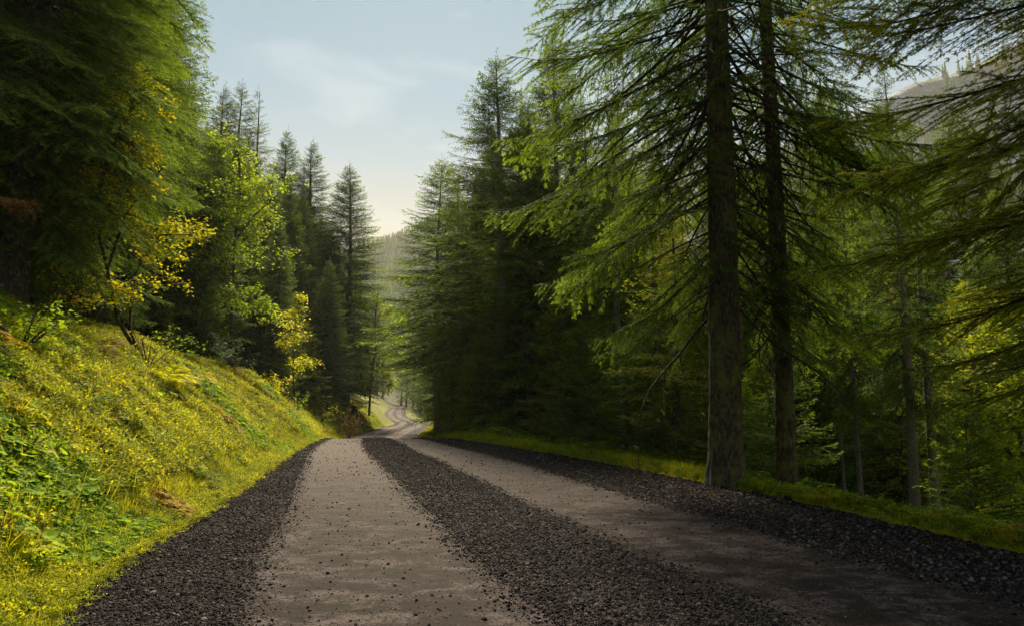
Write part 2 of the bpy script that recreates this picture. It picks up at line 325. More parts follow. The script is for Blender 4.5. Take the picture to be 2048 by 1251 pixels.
def stone_mat():
    m, t = mat('gravel stone'); o = N(t, 'ShaderNodeOutputMaterial'); oi = N(t, 'ShaderNodeObjectInfo'); g = N(t, 'ShaderNodeNewGeometry')
    n = N(t, 'ShaderNodeTexNoise', {'Vector': g.outputs['Position'], 'Scale': 60, 'Detail': 3})
    c = rampn(t, oi.outputs['Random'], [(0, (.008, .0058, .0062)), (.4, (.018, .0135, .0143)), (.7, (.034, .0265, .027)), (.88, (.066, .054, .052)), (1.0, (.16, .138, .13))])
    c = N(t, 'ShaderNodeMix', {0: .35, 6: c, 7: n.outputs['Color']}, data_type='RGBA', blend_type='MULTIPLY').outputs[2]
    p = N(t, 'ShaderNodeBsdfPrincipled', {'Base Color': c, 'Roughness': .8, 'Specular IOR Level': .03}); t.links.new(p.outputs[0], o.inputs[0]); return m
def hill_mat(name, rock):
    m, t = mat(name); o = N(t, 'ShaderNodeOutputMaterial'); g = N(t, 'ShaderNodeNewGeometry')
    n1 = N(t, 'ShaderNodeTexNoise', {'Vector': g.outputs['Position'], 'Scale': .012, 'Detail': 8, 'Roughness': .65})
    n2 = N(t, 'ShaderNodeTexNoise', {'Vector': g.outputs['Position'], 'Scale': .08, 'Detail': 6, 'Roughness': .7})
    if rock: c = rampn(t, maths(t, 'ADD', maths(t, 'MULTIPLY', n1.outputs[0], .6), maths(t, 'MULTIPLY', n2.outputs[0], .4)), [(.38, (.10, .13, .04)), (.46, (.20, .23, .06)), (.5, (.19, .19, .21)), (.6, (.33, .36, .44))])
    else: c = rampn(t, n2.outputs[0], [(.3, (.03, .045, .02)), (.6, (.07, .09, .03)), (.75, (.12, .13, .05))])
    b = N(t, 'ShaderNodeBump', {'Height': n2.outputs[0], 'Strength': 1.0, 'Distance': 14})
    p = N(t, 'ShaderNodeBsdfPrincipled', {'Base Color': c, 'Roughness': .95, 'Specular IOR Level': .1, 'Normal': b.outputs[0]}); t.links.new(p.outputs[0], o.inputs[0]); return m
M_ground, M_road, M_stone = ground_mat(), road_mat(), stone_mat()
M_hill, M_rock = hill_mat('wooded hill', False), hill_mat('rocky mountain', True)

# ------------------------------------------------------------------ ground
def axis(stops):       # [(from, to, step)...]
    return np.unique(np.round(np.concatenate([np.arange(a, b, s_) for a, b, s_ in stops] + [[stops[-1][1]]]), 4))
gx = axis([(-3000, -400, 200), (-400, -60, 10), (-60, -18, 1.0), (-18, 14, .16), (14, 40, .8), (40, 300, 8), (300, 3000, 200)])
gy = axis([(-300, -12, 16), (-12, 2, .8), (2, 30, .16), (30, 60, .5), (60, 210, 1.5), (210, 500, 10), (500, 3500, 200)])
X, Y = np.meshgrid(gx, gy); Z = terrain(X, Y)
nx, ny = len(gx), len(gy)
ii = (np.arange(ny - 1)[:, None] * nx + np.arange(nx - 1)[None]).ravel()
FQ = np.stack([ii, ii + 1, ii + nx + 1, ii + nx], 1)
DL, DR = XLf(Y) - X, X - XRf(Y)
hbY = np.interp(Y, BH_y, BH_h) / .74
grassy = (1 - sm(150, 230, Y)).ravel() * np.where(DL > 0, 1 - sm(-.5, 1.5, DL - hbY), np.where(DR > 0, 1 - sm(1.0, 2.6, DR), .5)).ravel()
ground = link('ground', mesh_from('ground', np.stack([X, Y, Z], -1).reshape(-1, 3), [FQ], [M_ground], None, {'grassy': grassy}, True))
tag(ground, kind='structure')

# road ribbon
UB_y = [0, 5, 10, 20, 27, 60, 125, 300]
UB = {0: [.16, .155, .12, .06, .05, .12, .20, .20], 1: [.42, .40, .345, .30, .31, .38, .40, .40], 2: [.60, .595, .52, .50, .52, .56, .58, .58], 3: [.86, .84, .74, .75, .76, .78, .80, .80]}
def track_mask(u, y):
    b = [np.interp(y, UB_y, UB[k]) for k in range(4)]; e = .036
    return np.clip(np.minimum((u - b[0]) / e / 2 + .5, (b[1] - u) / e / 2 + .5), -.6, 1.4), np.clip(np.minimum((u - b[2]) / e / 2 + .5, (b[3] - u) / e / 2 + .5), -.6, 1.4)
def road_z(u, x, y):
    a, b = track_mask(u, y); m = np.clip(np.maximum(a, b), 0, 1)
    return ZRf(y) + .030 * (1 - m) + .035 * fbm(x * 1.3, y * 2.2, 3, 21) + .012 * fbm(x * 7, y * 10, 2, 23) - .10 * (sm(.985, 1.02, u) + 1 - sm(-.02, .015, u))
ry = axis([(-14, 2, .5), (2, 14, .05), (14, 32, .12), (32, 340, .6)]); ru = np.linspace(-.02, 1.02, 130)
RU, RY = np.meshgrid(ru, ry); RXL, RXR = XLf(RY), XRf(RY)
wob = fbm(RY * .9, RU * 3, 3, 31) * .28 * np.abs(RU - .5) * 2
RX = RXL + (RXR - RXL) * RU + wob
RZ = road_z(RU, RX, RY)
ta, tb = track_mask(RU, RY); trk = np.maximum(ta, tb)
# shade painted into the mud: darker towards the camera, more on the right
shade_fade = np.clip(sm(4.5, 27, RY) ** .8 * .68 + .03 - np.where(RU > .5, sm(16, 7, RY) * .2, 0), 0, 1)
nu = len(ru); ii = (np.arange(len(ry) - 1)[:, None] * nu + np.arange(nu - 1)[None]).ravel()
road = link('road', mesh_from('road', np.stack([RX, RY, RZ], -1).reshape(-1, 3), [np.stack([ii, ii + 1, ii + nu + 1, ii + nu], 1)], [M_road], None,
            {'track': trk.ravel(), 'shade_fade': shade_fade.ravel()}, True)); tag(road, kind='structure')

# ------------------------------------------------------------------ scattering of uncountable stuff
def scatter(name, label, cat, P, rot, sc, idx, protos):
    me = bpy.data.meshes.new(name); P = np.asarray(P, np.float32); me.vertices.add(len(P)); me.vertices.foreach_set('co', P.ravel())
    a = me.attributes.new('rot', 'FLOAT_VECTOR', 'POINT'); a.data.foreach_set('vector', np.asarray(rot, np.float32).ravel())
    a = me.attributes.new('sc', 'FLOAT', 'POINT'); a.data.foreach_set('value', np.asarray(sc, np.float32))
    a = me.attributes.new('pick', 'INT', 'POINT'); a.data.foreach_set('value', np.asarray(idx, np.int32))
    c = bpy.data.collections.new(name + ' kinds')
    for i, pm in enumerate(protos): c.objects.link(bpy.data.objects.new('%s_%02d' % (name, i), pm))
    g = bpy.data.node_groups.new(name, 'GeometryNodeTree')
    g.interface.new_socket('Geometry', in_out='INPUT', socket_type='NodeSocketGeometry'); g.interface.new_socket('Geometry', in_out='OUTPUT', socket_type='NodeSocketGeometry')
    gi, go = g.nodes.new('NodeGroupInput'), g.nodes.new('NodeGroupOutput')
    iop = g.nodes.new('GeometryNodeInstanceOnPoints'); ci = g.nodes.new('GeometryNodeCollectionInfo'); ci.inputs['Collection'].default_value = c
    ci.inputs['Separate Children'].default_value = True; ci.inputs['Reset Children'].default_value = True; iop.inputs['Pick Instance'].default_value = True
    def na(n, ty): q = g.nodes.new('GeometryNodeInputNamedAttribute'); q.data_type = ty; q.inputs['Name'].default_value = n; return q.outputs['Attribute']
    e = g.nodes.new('FunctionNodeEulerToRotation'); g.links.new(na('rot', 'FLOAT_VECTOR'), e.inputs[0])
    g.links.new(gi.outputs[0], iop.inputs['Points']); g.links.new(ci.outputs[0], iop.inputs['Instance']); g.links.new(na('pick', 'INT'), iop.inputs['Instance Index'])
    g.links.new(e.outputs[0], iop.inputs['Rotation']); g.links.new(na('sc', 'FLOAT'), iop.inputs['Scale']); g.links.new(iop.outputs[0], go.inputs[0])
    o = link(name, me); md = o.modifiers.new('scatter', 'NODES'); md.node_group = g
    return tag(o, label, cat, None, 'stuff')

rng = np.random.default_rng(7)
# stones
def stone_mesh(rng, k=0):
    import bmesh
    bm = bmesh.new(); bmesh.ops.create_icosphere(bm, subdivisions=k, radius=.5)
    s3 = np.array([1, .8 + .3 * rng.random(), .5 + .25 * rng.random()])
    for v in bm.verts:
        q = 1 + .32 * (rng.random() - .5); v.co = Vector([float(c * s * q) for c, s in zip(v.co, s3)])
    me = bpy.data.meshes.new('stone'); bm.to_mesh(me); bm.free(); me.materials.append(M_stone); return me
stones_lo = [stone_mesh(rng, 1) for _ in range(6)]; stones_hi = [stone_mesh(rng, 2) for _ in range(6)]
n = 460000
yy = 3.2 * (30 / 3.2) ** rng.random(n); uu = rng.random(n) * 1.03 - .015
a, b = track_mask(uu, yy); mk = np.maximum(a, b); xx = XLf(yy) + (XRf(yy) - XLf(yy)) * uu
dens = np.where(mk < .5, 1, .022 + .42 * sm(1.0, .42, mk)) * (.55 + .9 * vnoise(xx * 1.5, yy * 1.5, 3)) * np.where(uu > .9, .9, 1)
keep = rng.random(n) < dens * np.clip((XRf(yy) - XLf(yy)) / 9, .4, 1.2); yy, uu, xx, mk = yy[keep], uu[keep], xx[keep], mk[keep]
size = (.0075 + .010 * rng.random(len(yy)) ** 1.5 + .026 * rng.random(len(yy)) ** 9) * (1 + .035 * np.clip(yy - 4, 0, 20)) * np.where(uu > .78, 1.3, 1.0)
P = np.stack([xx, yy, road_z(uu, xx, yy) + size * .12], 1)
scatter('gravel', 'loose dark gravel between and beside the pale wheel tracks', 'gravel', P, rng.random((len(P), 3)) * [.9, .9, 6.28], size, rng.integers(0, 6, len(P)), stones_lo)
print('gravel', len(P))

# plants for the ground cover -----------------------------------------------------------------
def herb_proto(rng, mname, nst=4, h=.28, leaf=.045, m=None, broad=.62):
    g = Geo()
    for k in range(nst):
        az = rng.random() * 6.28; ln = h * (.6 + .6 * rng.random()); b = (rng.random(3) - .5) * [.14, .14, 0]; lean = .2 + .6 * rng.random()
        pt = lambda s_: b + np.array([math.cos(az) * lean * s_ * s_, math.sin(az) * lean * s_ * s_, s_ * (1 - .25 * s_)]) * ln
        g.tube([pt(s_) for s_ in (0, .5, 1)], [.003, .002, .001], 3, 0, .5)
        nl = rng.integers(7, 11); s_ = (np.arange(nl) + rng.random(nl) * .6) / nl * .85 + .2
        Pn = np.array([pt(q) for q in s_]); th = np.arange(nl) * 2.4 + rng.random() * 6; el = rng.normal(.25, .35, nl)
        D = np.stack([np.cos(th) * np.cos(el), np.sin(th) * np.cos(el), np.sin(el)], 1)
        Nn = unit(np.cross(D, [0, 0, 1.]) + rng.normal(0, .25, (nl, 3)))
        l = leaf * (.7 + .7 * rng.random(nl)); g.kites(Pn + D * l[:, None] * .3, D, Nn, l, l * broad, .26 + .40 * rng.random(nl), 1, -.18)
    return g.mesh(mname, [M_twig, m])
def grass_proto(rng, n=26, h=.22, spread=.09, m=None, w=.006):
    g = Geo(); az = rng.random(n) * 6.28; r = spread * np.sqrt(rng.random(n)); B = np.stack([np.cos(az) * r, np.sin(az) * r, np.zeros(n) - .01], 1)
    az2 = az + rng.normal(0, .7, n); ln = h * (.5 + .8 * rng.random(n)); be = .15 + .75 * rng.random(n); t = rng.random(n)
    D = np.stack([np.cos(az2), np.sin(az2), np.zeros(n)], 1); Sd = np.stack([-np.sin(az2), np.cos(az2), np.zeros(n)], 1) * w * .5
    def pt(s_): return B + D * (be * s_ ** 2 * ln)[:, None] + np.array([0, 0, 1.]) * (s_ * (1 - .35 * be * s_) * ln)[:, None]
    p0, p1, p2 = pt(0), pt(.5), pt(1.)
    V = np.stack([p0 - Sd, p0 + Sd, p1 + Sd * .8, p1 - Sd * .8], 1); g.add(V, np.arange(n * 4).reshape(n, 4), 1, np.repeat(t, 4))
    g.tris(p1 - Sd * .8, p1 + Sd * .8, p2, t); return g.mesh('grass', [M_twig, m])
def fern_proto(rng, h=.5, m=None, nf=7):
    g = Geo()
    for k in range(nf):
        az = k * 6.28 / nf + rng.random() * .6; ln = h * (.8 + .4 * rng.random()); s_ = np.linspace(.12, 1, 15); c = .75 + .2 * rng.random()
        P = np.stack([np.cos(az) * s_ * c * ln, np.sin(az) * s_ * c * ln, (s_ * 1.15 - .85 * s_ ** 2.1) * ln], 1); g.tube(P[::3], .003, 3, 0, .5)
        D = unit(np.gradient(P, axis=0)); sd = np.array([-math.sin(az), math.cos(az), 0]); w_ = ln * .26 * np.sin(np.clip(s_ * 1.0, 0, 1) * 2.6) ** .8 + .01
        for q in (1, -1):
            dd = unit(sd * q + D * .45 + [0, 0, -.12]); g.kites(P, dd, unit(np.cross(dd, [0, 0, 1.])), w_, ln * .075, .25 + .6 * rng.random(15), 1, 0, .35)
    return g.mesh('fern', [M_twig, m])
def broad_proto(rng, m, leaf=.13):
    g = Geo()
    for k in range(5):
        az = rng.random() * 6.28; l = leaf * (.6 + .6 * rng.random()); hh = .10 + .16 * rng.random(); off = .04 + .1 * rng.random()
        c = np.array([math.cos(az) * off, math.sin(az) * off, hh]); g.tube([[0, 0, 0], c * [.5, .5, .7], c], .003, 3, 0, .4)
        th = np.linspace(0, 2 * math.pi, 10)[:-1]; rr = l * .55 * (1 - .25 * np.cos(th)) * (1 + .08 * rng.normal(size=9)); tlt = rng.normal(0, .25, 2)
        ring = np.stack([np.cos(th + az) * rr, np.sin(th + az) * rr, .018 + tlt[0] * np.cos(th + az) * rr + tlt[1] * np.sin(th + az) * rr], 1) + c
        C = np.tile(c, (9, 1)); g.tris(C, ring, np.roll(ring, -1, 0), .4 + .5 * rng.random())
    return g.mesh('broad_leaf_plant', [M_twig, m])
K_yel = [herb_proto(rng, 'herb', 5, .22, .05, M_herb) for _ in range(4)] + [herb_proto(rng, 'herb', 6, .30, .036, M_herb, .45) for _ in range(2)] + [fern_proto(rng, .30, M_herb)]
K_grn = [herb_proto(rng, 'herb', 5, .28, .065, M_herb_gr, .7) for _ in range(3)] + [herb_proto(rng, 'herb', 6, .36, .05, M_herb_gr, .5) for _ in range(2)] + [broad_proto(rng, M_herb_gr), broad_proto(rng, M_herb_gr, .17)]
K_gra = [grass_proto(rng, 30, .20, .09, M_grass) for _ in range(3)] + [grass_proto(rng, 26, .34, .10, M_grass) for _ in range(2)]
K_dry = [grass_proto(rng, 20, .34, .08, M_dry, .005), fern_proto(rng, .34, M_dry, 6), herb_proto(rng, 'herb', 4, .26, .04, M_dry)]
K_low = [grass_proto(rng, 34, .07, .10, M_grass) for _ in range(3)]

def surf_points(n, ymin, ymax, dlo, dhi, side, rng, power=1.0):
    y = ymin * (ymax / ymin) ** (rng.random(n) ** power); d = dlo + (dhi - dlo) * rng.random(n)
    if side < 0: d = d * np.minimum(1, (np.interp(y, BH_y, BH_h) / .74 + 1.2) / 5.6); x = XLf(y) - d
    else: x = XRf(y) + d
    z = terrain(x, y); return x, y, z, d
def tilt_rot(x, y, rng, amt=.55):
    e = .15; gx_ = (terrain(x + e, y, False) - terrain(x - e, y, False)) / (2 * e); gy_ = (terrain(x, y + e, False) - terrain(x, y - e, False)) / (2 * e); n = len(x)
    a = np.arctan(gy_) * amt + rng.normal(0, .16, n); b = -np.arctan(gx_) * amt + rng.normal(0, .16, n); c = rng.random(n) * 6.28      # spin first, then lean with the slope
    m20 = -np.cos(a) * np.sin(b) * np.cos(c) + np.sin(a) * np.sin(c); m21 = np.cos(a) * np.sin(b) * np.sin(c) + np.sin(a) * np.cos(c); m22 = np.cos(a) * np.cos(b)
    m10 = np.sin(a) * np.sin(b) * np.cos(c) + np.cos(a) * np.sin(c); m00 = np.cos(b) * np.cos(c)
    return np.stack([np.arctan2(m21, m22), -np.arcsin(np.clip(m20, -1, 1)), np.arctan2(m10, m00)], 1)
# bank, left
x, y, z, d = surf_points(125000, 3.0, 75, .12, 6.4, -1, rng)
zone = fbm(x * .5, y * .35, 3, 44)
near_up = sm(2.6, 4.2, d) * sm(14, 6, y)                # the greener corner high up at the near left
green = (zone + near_up * .5 + .25 * sm(9, 5, y) * sm(1.2, 2.5, d)) > .10
keepg = rng.random(len(x)) < np.where(d < .5, .9, 1)
clump = np.clip(fbm(x * 1.6, y * 1.6, 3, 55) * 2.2 + .5, 0, 1)
s0 = (.40 + .36 * rng.random(len(x)) + .35 * clump ** 2 * rng.random(len(x)) ** 2) * (1 + .012 * y) * np.where(d < .7, .6, 1)
def pick(mask): return np.nonzero(mask & keepg)[0]
dryz = fbm(x * .9, y * .9, 3, 71) > .22
i = pick(green); scatter('green_herbs', 'bright green leafy herbs high on the left bank', 'herbs', np.stack([x, y, z], 1)[i], tilt_rot(x[i], y[i], rng), s0[i] * .78, rng.integers(0, 7, len(i)), K_grn)
i = pick(~green & ~dryz); scatter('yellow_green_herbs', 'low yellow green herbs covering the left bank', 'herbs', np.stack([x, y, z], 1)[i], tilt_rot(x[i], y[i], rng), s0[i], (np.minimum(rng.integers(0, 13, len(i)), 12) % 6 + (rng.random(len(i)) < .05) * 1).clip(0, 6), K_yel)
i = pick(~green & dryz); scatter('dry_bracken', 'patches of orange brown bracken among the herbs on the bank', 'bracken', np.stack([x, y, z], 1)[i], tilt_rot(x[i], y[i], rng), s0[i], rng.integers(0, 3, len(i)), K_dry)
x, y, z, d = surf_points(30000, 3.0, 70, -.12, 5.5, -1, rng); kk = rng.random(len(x)) < np.exp(-d / .9) + .06; x, y, z, d = x[kk], y[kk], z[kk], d[kk]
x2, y2, z2, d2 = surf_points(30000, 6.0, 70, .02, 2.6, 1, rng); kk = d2 < np.interp(y2, [5, 10, 15, 25, 60], [.25, .45, .8, 2.2, 2.6]) * (.25 + 1.1 * vnoise(x2 * 1.6, y2 * 1.6, 8)); x2, y2, z2, d2 = x2[kk], y2[kk], z2[kk], d2[kk]
X_, Y_, Z_ = np.concatenate([x, x2]), np.concatenate([y, y2]), np.concatenate([z, z2]); dd_ = np.concatenate([d, d2 * 2])
scatter('grass', 'yellow green grass along both edges of the gravel road', 'grass', np.stack([X_, Y_, Z_], 1), tilt_rot(X_, Y_, rng, .3), (.4 + .5 * rng.random(len(X_)) + .5 * rng.random(len(X_)) ** 8) * (.45 + .55 * sm(0, .9, dd_)) * (1 + .01 * Y_) * np.where(X_ > XRf(Y_), .62, .9), rng.integers(0, 5, len(X_)), K_gra)
n = 2600; y = 3.6 * (60 / 3.6) ** rng.random(n); d = rng.normal(.0, .10, n); x = XLf(y) - d; z = terrain(x, y) + np.where(d < 0, .05, 0)
scatter('edge_weeds', 'small weeds creeping onto the gravel along the left road edge', 'weeds', np.stack([x, y, z], 1), tilt_rot(x, y, rng, .1), .18 + .3 * rng.random(n) ** 2, rng.integers(0, 6, n), K_yel[:6])
n = 900; y = 5 * (26 / 5) ** rng.random(n); u_ = np.clip(1 - np.abs(rng.normal(0, .10, n)), .3, .99); x = XLf(y) + (XRf(y) - XLf(y)) * u_
gl_ = Geo(); gl_.kites(np.zeros((1, 3)), np.array([[1., 0, 0]]), np.array([[0, 1., .2]]), .05, .028, .35, 1, .3)
scatter('fallen_leaves', 'small brown leaves fallen on the gravel along the right road edge', 'leaves', np.stack([x, y, road_z(u_, x, y) + .018], 1), np.stack([rng.normal(0, .4, n), rng.normal(0, .4, n), rng.random(n) * 6.28], 1), .5 + .6 * rng.random(n), np.zeros(n, int), [gl_.mesh('leaf', [M_twig, M_rust])])
# low herbs on the right verge and the forest edge
x, y, z, d = surf_points(7500, 6, 60, .10, 3.2, 1, rng)
scatter('verge_herbs', 'small herbs and dry stems at the forest edge right of the road', 'herbs', np.stack([x, y, z], 1), tilt_rot(x, y, rng, .2), .3 + .4 * rng.random(len(x)), np.where(rng.random(len(x)) < .06, 6 + rng.integers(0, 2, len(x)), rng.integers(0, 6, len(x))), K_yel[:3] + K_grn[:3] + K_dry[:2])
x, y, z, d = surf_points(9000, 7, 120, 1.2, 30, 1, rng)
scatter('forest_floor_plants', 'dark green ferns and low plants on the shaded forest floor', 'undergrowth', np.stack([x, y, z], 1), tilt_rot(x, y, rng, .2), .7 + 1.1 * rng.random(len(x)), rng.integers(0, 7, len(x)), K_grn[:5] + [fern_proto(rng, .5, M_needle), fern_proto(rng, .6, M_herb_gr)])
x, y, z, d = surf_points(5200, 3.2, 45, .35, 6.2, -1, rng)
kk = vnoise(x * 1.4, y * 1.4, 61) > .62 - .25 * sm(2.2, 4, d) * sm(12, 6, y); x, y, z = x[kk], y[kk], z[kk]; bigk = rng.integers(0, 6, len(x))
scatter('tall_weeds', 'taller leafy weeds and ferns standing out of the low herbs on the bank', 'weeds', np.stack([x, y, z], 1), tilt_rot(x, y, rng, .35), .42 + .42 * rng.random(len(x)), bigk,
        [herb_proto(rng, 'weed', 7, .42, .075, M_herb_gr, .6), herb_proto(rng, 'weed', 6, .5, .06, M_herb, .5), broad_proto(rng, M_herb_gr, .15), fern_proto(rng, .42, M_herb, 7), herb_proto(rng, 'weed', 7, .38, .08, M_herb, .7), grass_proto(rng, 22, .55, .07, M_dry, .006)])
print('ground cover', round(time.time() - T0, 1))

# ------------------------------------------------------------------ conifer boughs
def bough(rng, L=3.0, lod=1, droop=.18, up=.10, hang=.35, bare=.18, wide=.34):
    """a spruce bough along +X. lod 0: far, 1: mid, 2: near (single needles)"""
    g = Geo(); sw = rng.normal(0, .05 if lod < 2 else .10)
    def ax(s_): s_ = np.asarray(s_, float); return np.stack([L * s_ * (1 - .05 * s_), L * sw * np.sin(s_ * 3), L * (-droop * s_ ** 1.5 + up * s_ ** 4)], -1)
    ss = np.linspace(0, 1, 7); g.tube(ax(ss), np.linspace(.0075 * L, .003, 7), 3 if lod < 2 else 5, 0, .5)
    step = {0: .27, 1: .15, 2: .095}[lod]; nt_ = max(4, int(L * (1 - bare) / step)); P, D, N_, ln, wd, tt = [], [], [], [], [], []
    for i in range(nt_):
        s_ = bare + (1 - bare) * (i + .5 * rng.random()) / nt_
        base = ax(s_)
        for side in (1, -1):
            if rng.random() < .16: continue
            l = (wide * L * (1 - s_) ** .75 * min(1, .35 + 1.6 * (s_ - bare + .12)) + .10) * (.45 + .85 * rng.random())
            a = R(52 + rng.normal(0, 14)); d0 = np.array([math.cos(a), side * math.sin(a), rng.normal(-.05, .10)]); hg = hang * (.5 + rng.random())
            def tw(q): q = np.asarray(q, float)[..., None]; return base + d0 * l * q + np.array([0, 0, -1.]) * (hg * l * q ** 1.8) + np.array([.16, 0, 0]) * l * q ** 2
            if lod == 2 or l > .35: g.tube(tw(np.array([0, .5, 1.])), [.006, .004, .0015], 3, 0, .5)
            st = {0: .17, 1: .105, 2: .045}[lod]; m_ = max(2, int(l / st)); q = (np.arange(m_) + rng.random(m_) * .7) / m_
            Pq = tw(q); Tq = unit(tw(q + .05) - Pq)
            for sd in ((1, -1, 0) if lod == 2 else (1, -1)):
                perp = unit(np.cross(Tq, [0, 0, 1.]) + rng.normal(0, .12, (m_, 3))) * sd; dq = unit(Tq * (.75 if sd else 1) + perp * .75 + [0, 0, -.22 * hang * 2] + rng.normal(0, .16, (m_, 3)))
                P.append(Pq); D.append(dq); N_.append(unit(np.cross(dq, [0, 0, 1.]) + rng.normal(0, .45, (m_, 3))))
                sl = {0: .24, 1: .155, 2: .085}[lod] * (.6 + .7 * rng.random(m_)) * (1 - .35 * q); ln.append(sl); wd.append({0: .095, 1: .052, 2: .03}[lod] * (.7 + .5 * rng.random(m_)))
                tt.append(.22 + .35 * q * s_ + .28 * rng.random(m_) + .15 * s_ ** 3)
    m_ = 4; Pq = np.tile(ax(1.0), (m_, 1)) - [.05, 0, 0]; dq = unit(np.array([[1, 0, 0], [.8, .5, 0], [.8, -.5, 0], [.9, 0, .3]]) + rng.normal(0, .1, (4, 3)))
    P.append(Pq); D.append(dq); N_.append(unit(np.cross(dq, [0, .1, 1.]))); ln.append(np.full(4, .14)); wd.append(np.full(4, .035)); tt.append(np.full(4, .8))
    P, D, N_, ln, wd, tt = map(np.concatenate, (P, D, N_, ln, wd, tt))
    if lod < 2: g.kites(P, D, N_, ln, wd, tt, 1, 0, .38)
    else:
        U = np.cross(N_, D); K = 6
        for k in range(K):
            s_ = (k + .5) / K; B = P + D * (ln * s_)[:, None]
            for sd in (1, -1):
                tip = B + D * .014 + N_ * (sd * .018 * (1.05 - .5 * s_)) + U * rng.normal(.003, .004, (len(P), 1)); wv = D * .0048
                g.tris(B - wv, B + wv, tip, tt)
    return g.pack()
def dead_branch(rng, L=3.0):
    g = Geo()
    def grow(p, d, l, r, depth):
        n = 6; pts = [p]; dd = d.copy()
        for i in range(n): dd = unit(dd + rng.normal(0, .10, 3) + [0, 0, -.06 if depth else -.03]); pts.append(pts[-1] + dd * l / n)
        g.tube(pts, np.linspace(r, r * .25, n + 1), 4 if depth == 0 else 3, 0, .5)
        if depth < 2:
            for k in range(7 if depth == 0 else 4):
                j = rng.integers(1, n + 1); side = rng.choice([-1, 1]); dn = unit(dd * .7 + np.array([-dd[1], dd[0], 0]) * side * .8 + [0, 0, -.55 * rng.random()])
                grow(pts[j], dn, l * (.28 + .25 * rng.random()), r * .4, depth + 1)
            if depth == 1:
                m_ = 5; idx = rng.integers(2, n + 1, m_); Pq = np.array(pts)[idx]; dq = unit(rng.normal(0, .5, (m_, 3)) + [0, 0, -.4]); g.kites(Pq, dq, unit(np.cross(dq, [0, .2, 1])), .13, .022, .2 + .3 * rng.random(m_))
    grow(np.zeros(3), np.array([1., 0, -.1]), L, .012 * L, 0); return g.pack()
def as_mesh(pk, name, mats, smooth=False): return mesh_from(name, pk[0], pk[1], mats, pk[2], {'tint': pk[3]}, smooth)
B_far = [bough(rng, 3.0, 0, *q) for q in ((.15, .16, .15, .15, .44), (.25, .14, .35, .15, .42), (.1, .14, .12, .15, .46))]
B_mid = [bough(rng, 3.0, 1, *q) for q in ((.15, .16, .14, .15, .44), (.25, .16, .32, .18, .42), (.30, .12, .48, .2, .38), (.08, .14, .10, .15, .46))]
B_sh = [bough(rng, 1.3, 1, .05, .10, .2, .08, .42), bough(rng, 1.3, 1, .10, .12, .3, .08, .42), bough(rng, 1.3, 1, -.02, .05, .15, .05, .36)]
B_shf = [bough(rng, 1.3, 0, .05, .10, .2, .08, .45), bough(rng, 1.3, 0, .0, .12, .3, .08, .45)]
def layout(rng, H, cb, Lmax, spacing=.42, per=6, power=.7, lo=-18, hi=42, miss=.08):
    outl = []; z = cb
    while z < H - .25:
        t = (z - cb) / (H - cb); L = Lmax * ((1 - t) ** power) * min(1, .55 + 3 * t) + .12
        n = per + (rng.random() < .4); a0 = rng.random() * 6.28
        for k in range(n):
            if rng.random() < miss: continue
            outl.append((z + rng.normal(0, spacing * .28), a0 + k * 6.283 / n + rng.normal(0, .22), R(lo + (hi - lo) * t ** 1.15 + rng.normal(0, 5)), max(.15, L * (.72 + .42 * rng.random()))))
        z += spacing * (.8 + .4 * rng.random()) * (1 - .45 * t)
    return outl
def trunk_geo(rng, H, r0, k=10, n=22, flare=1.25, bend=.0, m=0):
    s_ = np.linspace(0, 1, n) ** 1.3; z = s_ * H
    P = np.stack([bend * np.sin(s_ * 3.0) * H * .03 + 0 * z, bend * np.sin(s_ * 2.2 + 1) * H * .02 - bend * math.sin(1) * H * .02, z], 1)
    g = Geo(); r = r0 * ((1 - s_) ** .9 * .97 + .03) * (1 + (flare - 1) * np.exp(-z / .45)); P[0, 2] = -.6; g.tube(P, r, k, m, .5); return g
def spruce_proto(rng, H, cb, Lmax, far=False, mats=None, bark=None, r0=None, **kw):
    items = []; kz = []
    for (z, az, pt, L) in layout(rng, H, cb, Lmax, **kw):
        if L > 1.15: b = (B_far if far else B_mid)[rng.integers(3 if far else 4)]; s_ = L / 3.0
        else: b = (B_shf if far else B_sh)[rng.integers(2 if far else 3)]; s_ = L / 1.3
        items.append((b, tr([0, 0, z]) @ rotz(az) @ roty(-pt) @ rotx(rng.normal(0, .25)) @ scl(s_ * 1.0, s_ * (.85 + .3 * rng.random()), s_), rng.normal(0, .13)))
    if cb > 2.5:
        for _ in range(int(cb * 3)):
            z = 1.0 + (cb - 1.0) * rng.random(); items.append((DEADS[rng.integers(len(DEADS))], tr([0, 0, z]) @ rotz(rng.random() * 6.28) @ roty(R(8)) @ scl((.25 + .35 * rng.random()) * Lmax / 3)))
    # leader
    g = Geo(); q = np.linspace(0, 1, 6); Pq = np.stack([0 * q, 0 * q, H - .5 + .9 * q], 1); g.tube([[0, 0, H - .9], [0, 0, H + .45]], [.012, .003], 3)
    az = rng.random(6) * 6.28; D = unit(np.stack([np.cos(az), np.sin(az), np.full(6, .9)], 1)); g.kites(Pq, D, unit(np.cross(D, [0, 0, 1.])), .16, .035, .6); items.append((g.pack(), np.eye(4)))
    pk_ = join_packed(items); crown = as_mesh(pk_, 'crown', mats); tg_ = trunk_geo(rng, H, r0 or H * .0105, bend=.3); trunk = tg_.mesh('trunk', [bark], True)
    return dict(H=H, crown=crown, trunk=trunk, all=as_mesh(join_packed([(pk_, np.eye(4)), (tg_.pack(), np.eye(4))]), 'far_spruce', mats) if far else None)
DEADS = [dead_branch(rng, 2.2) for _ in range(3)]
ND, NY, NK = [M_twig, M_needle], [M_twig, M_needle_yel], [M_twig, M_needle_dark]
PR = {}
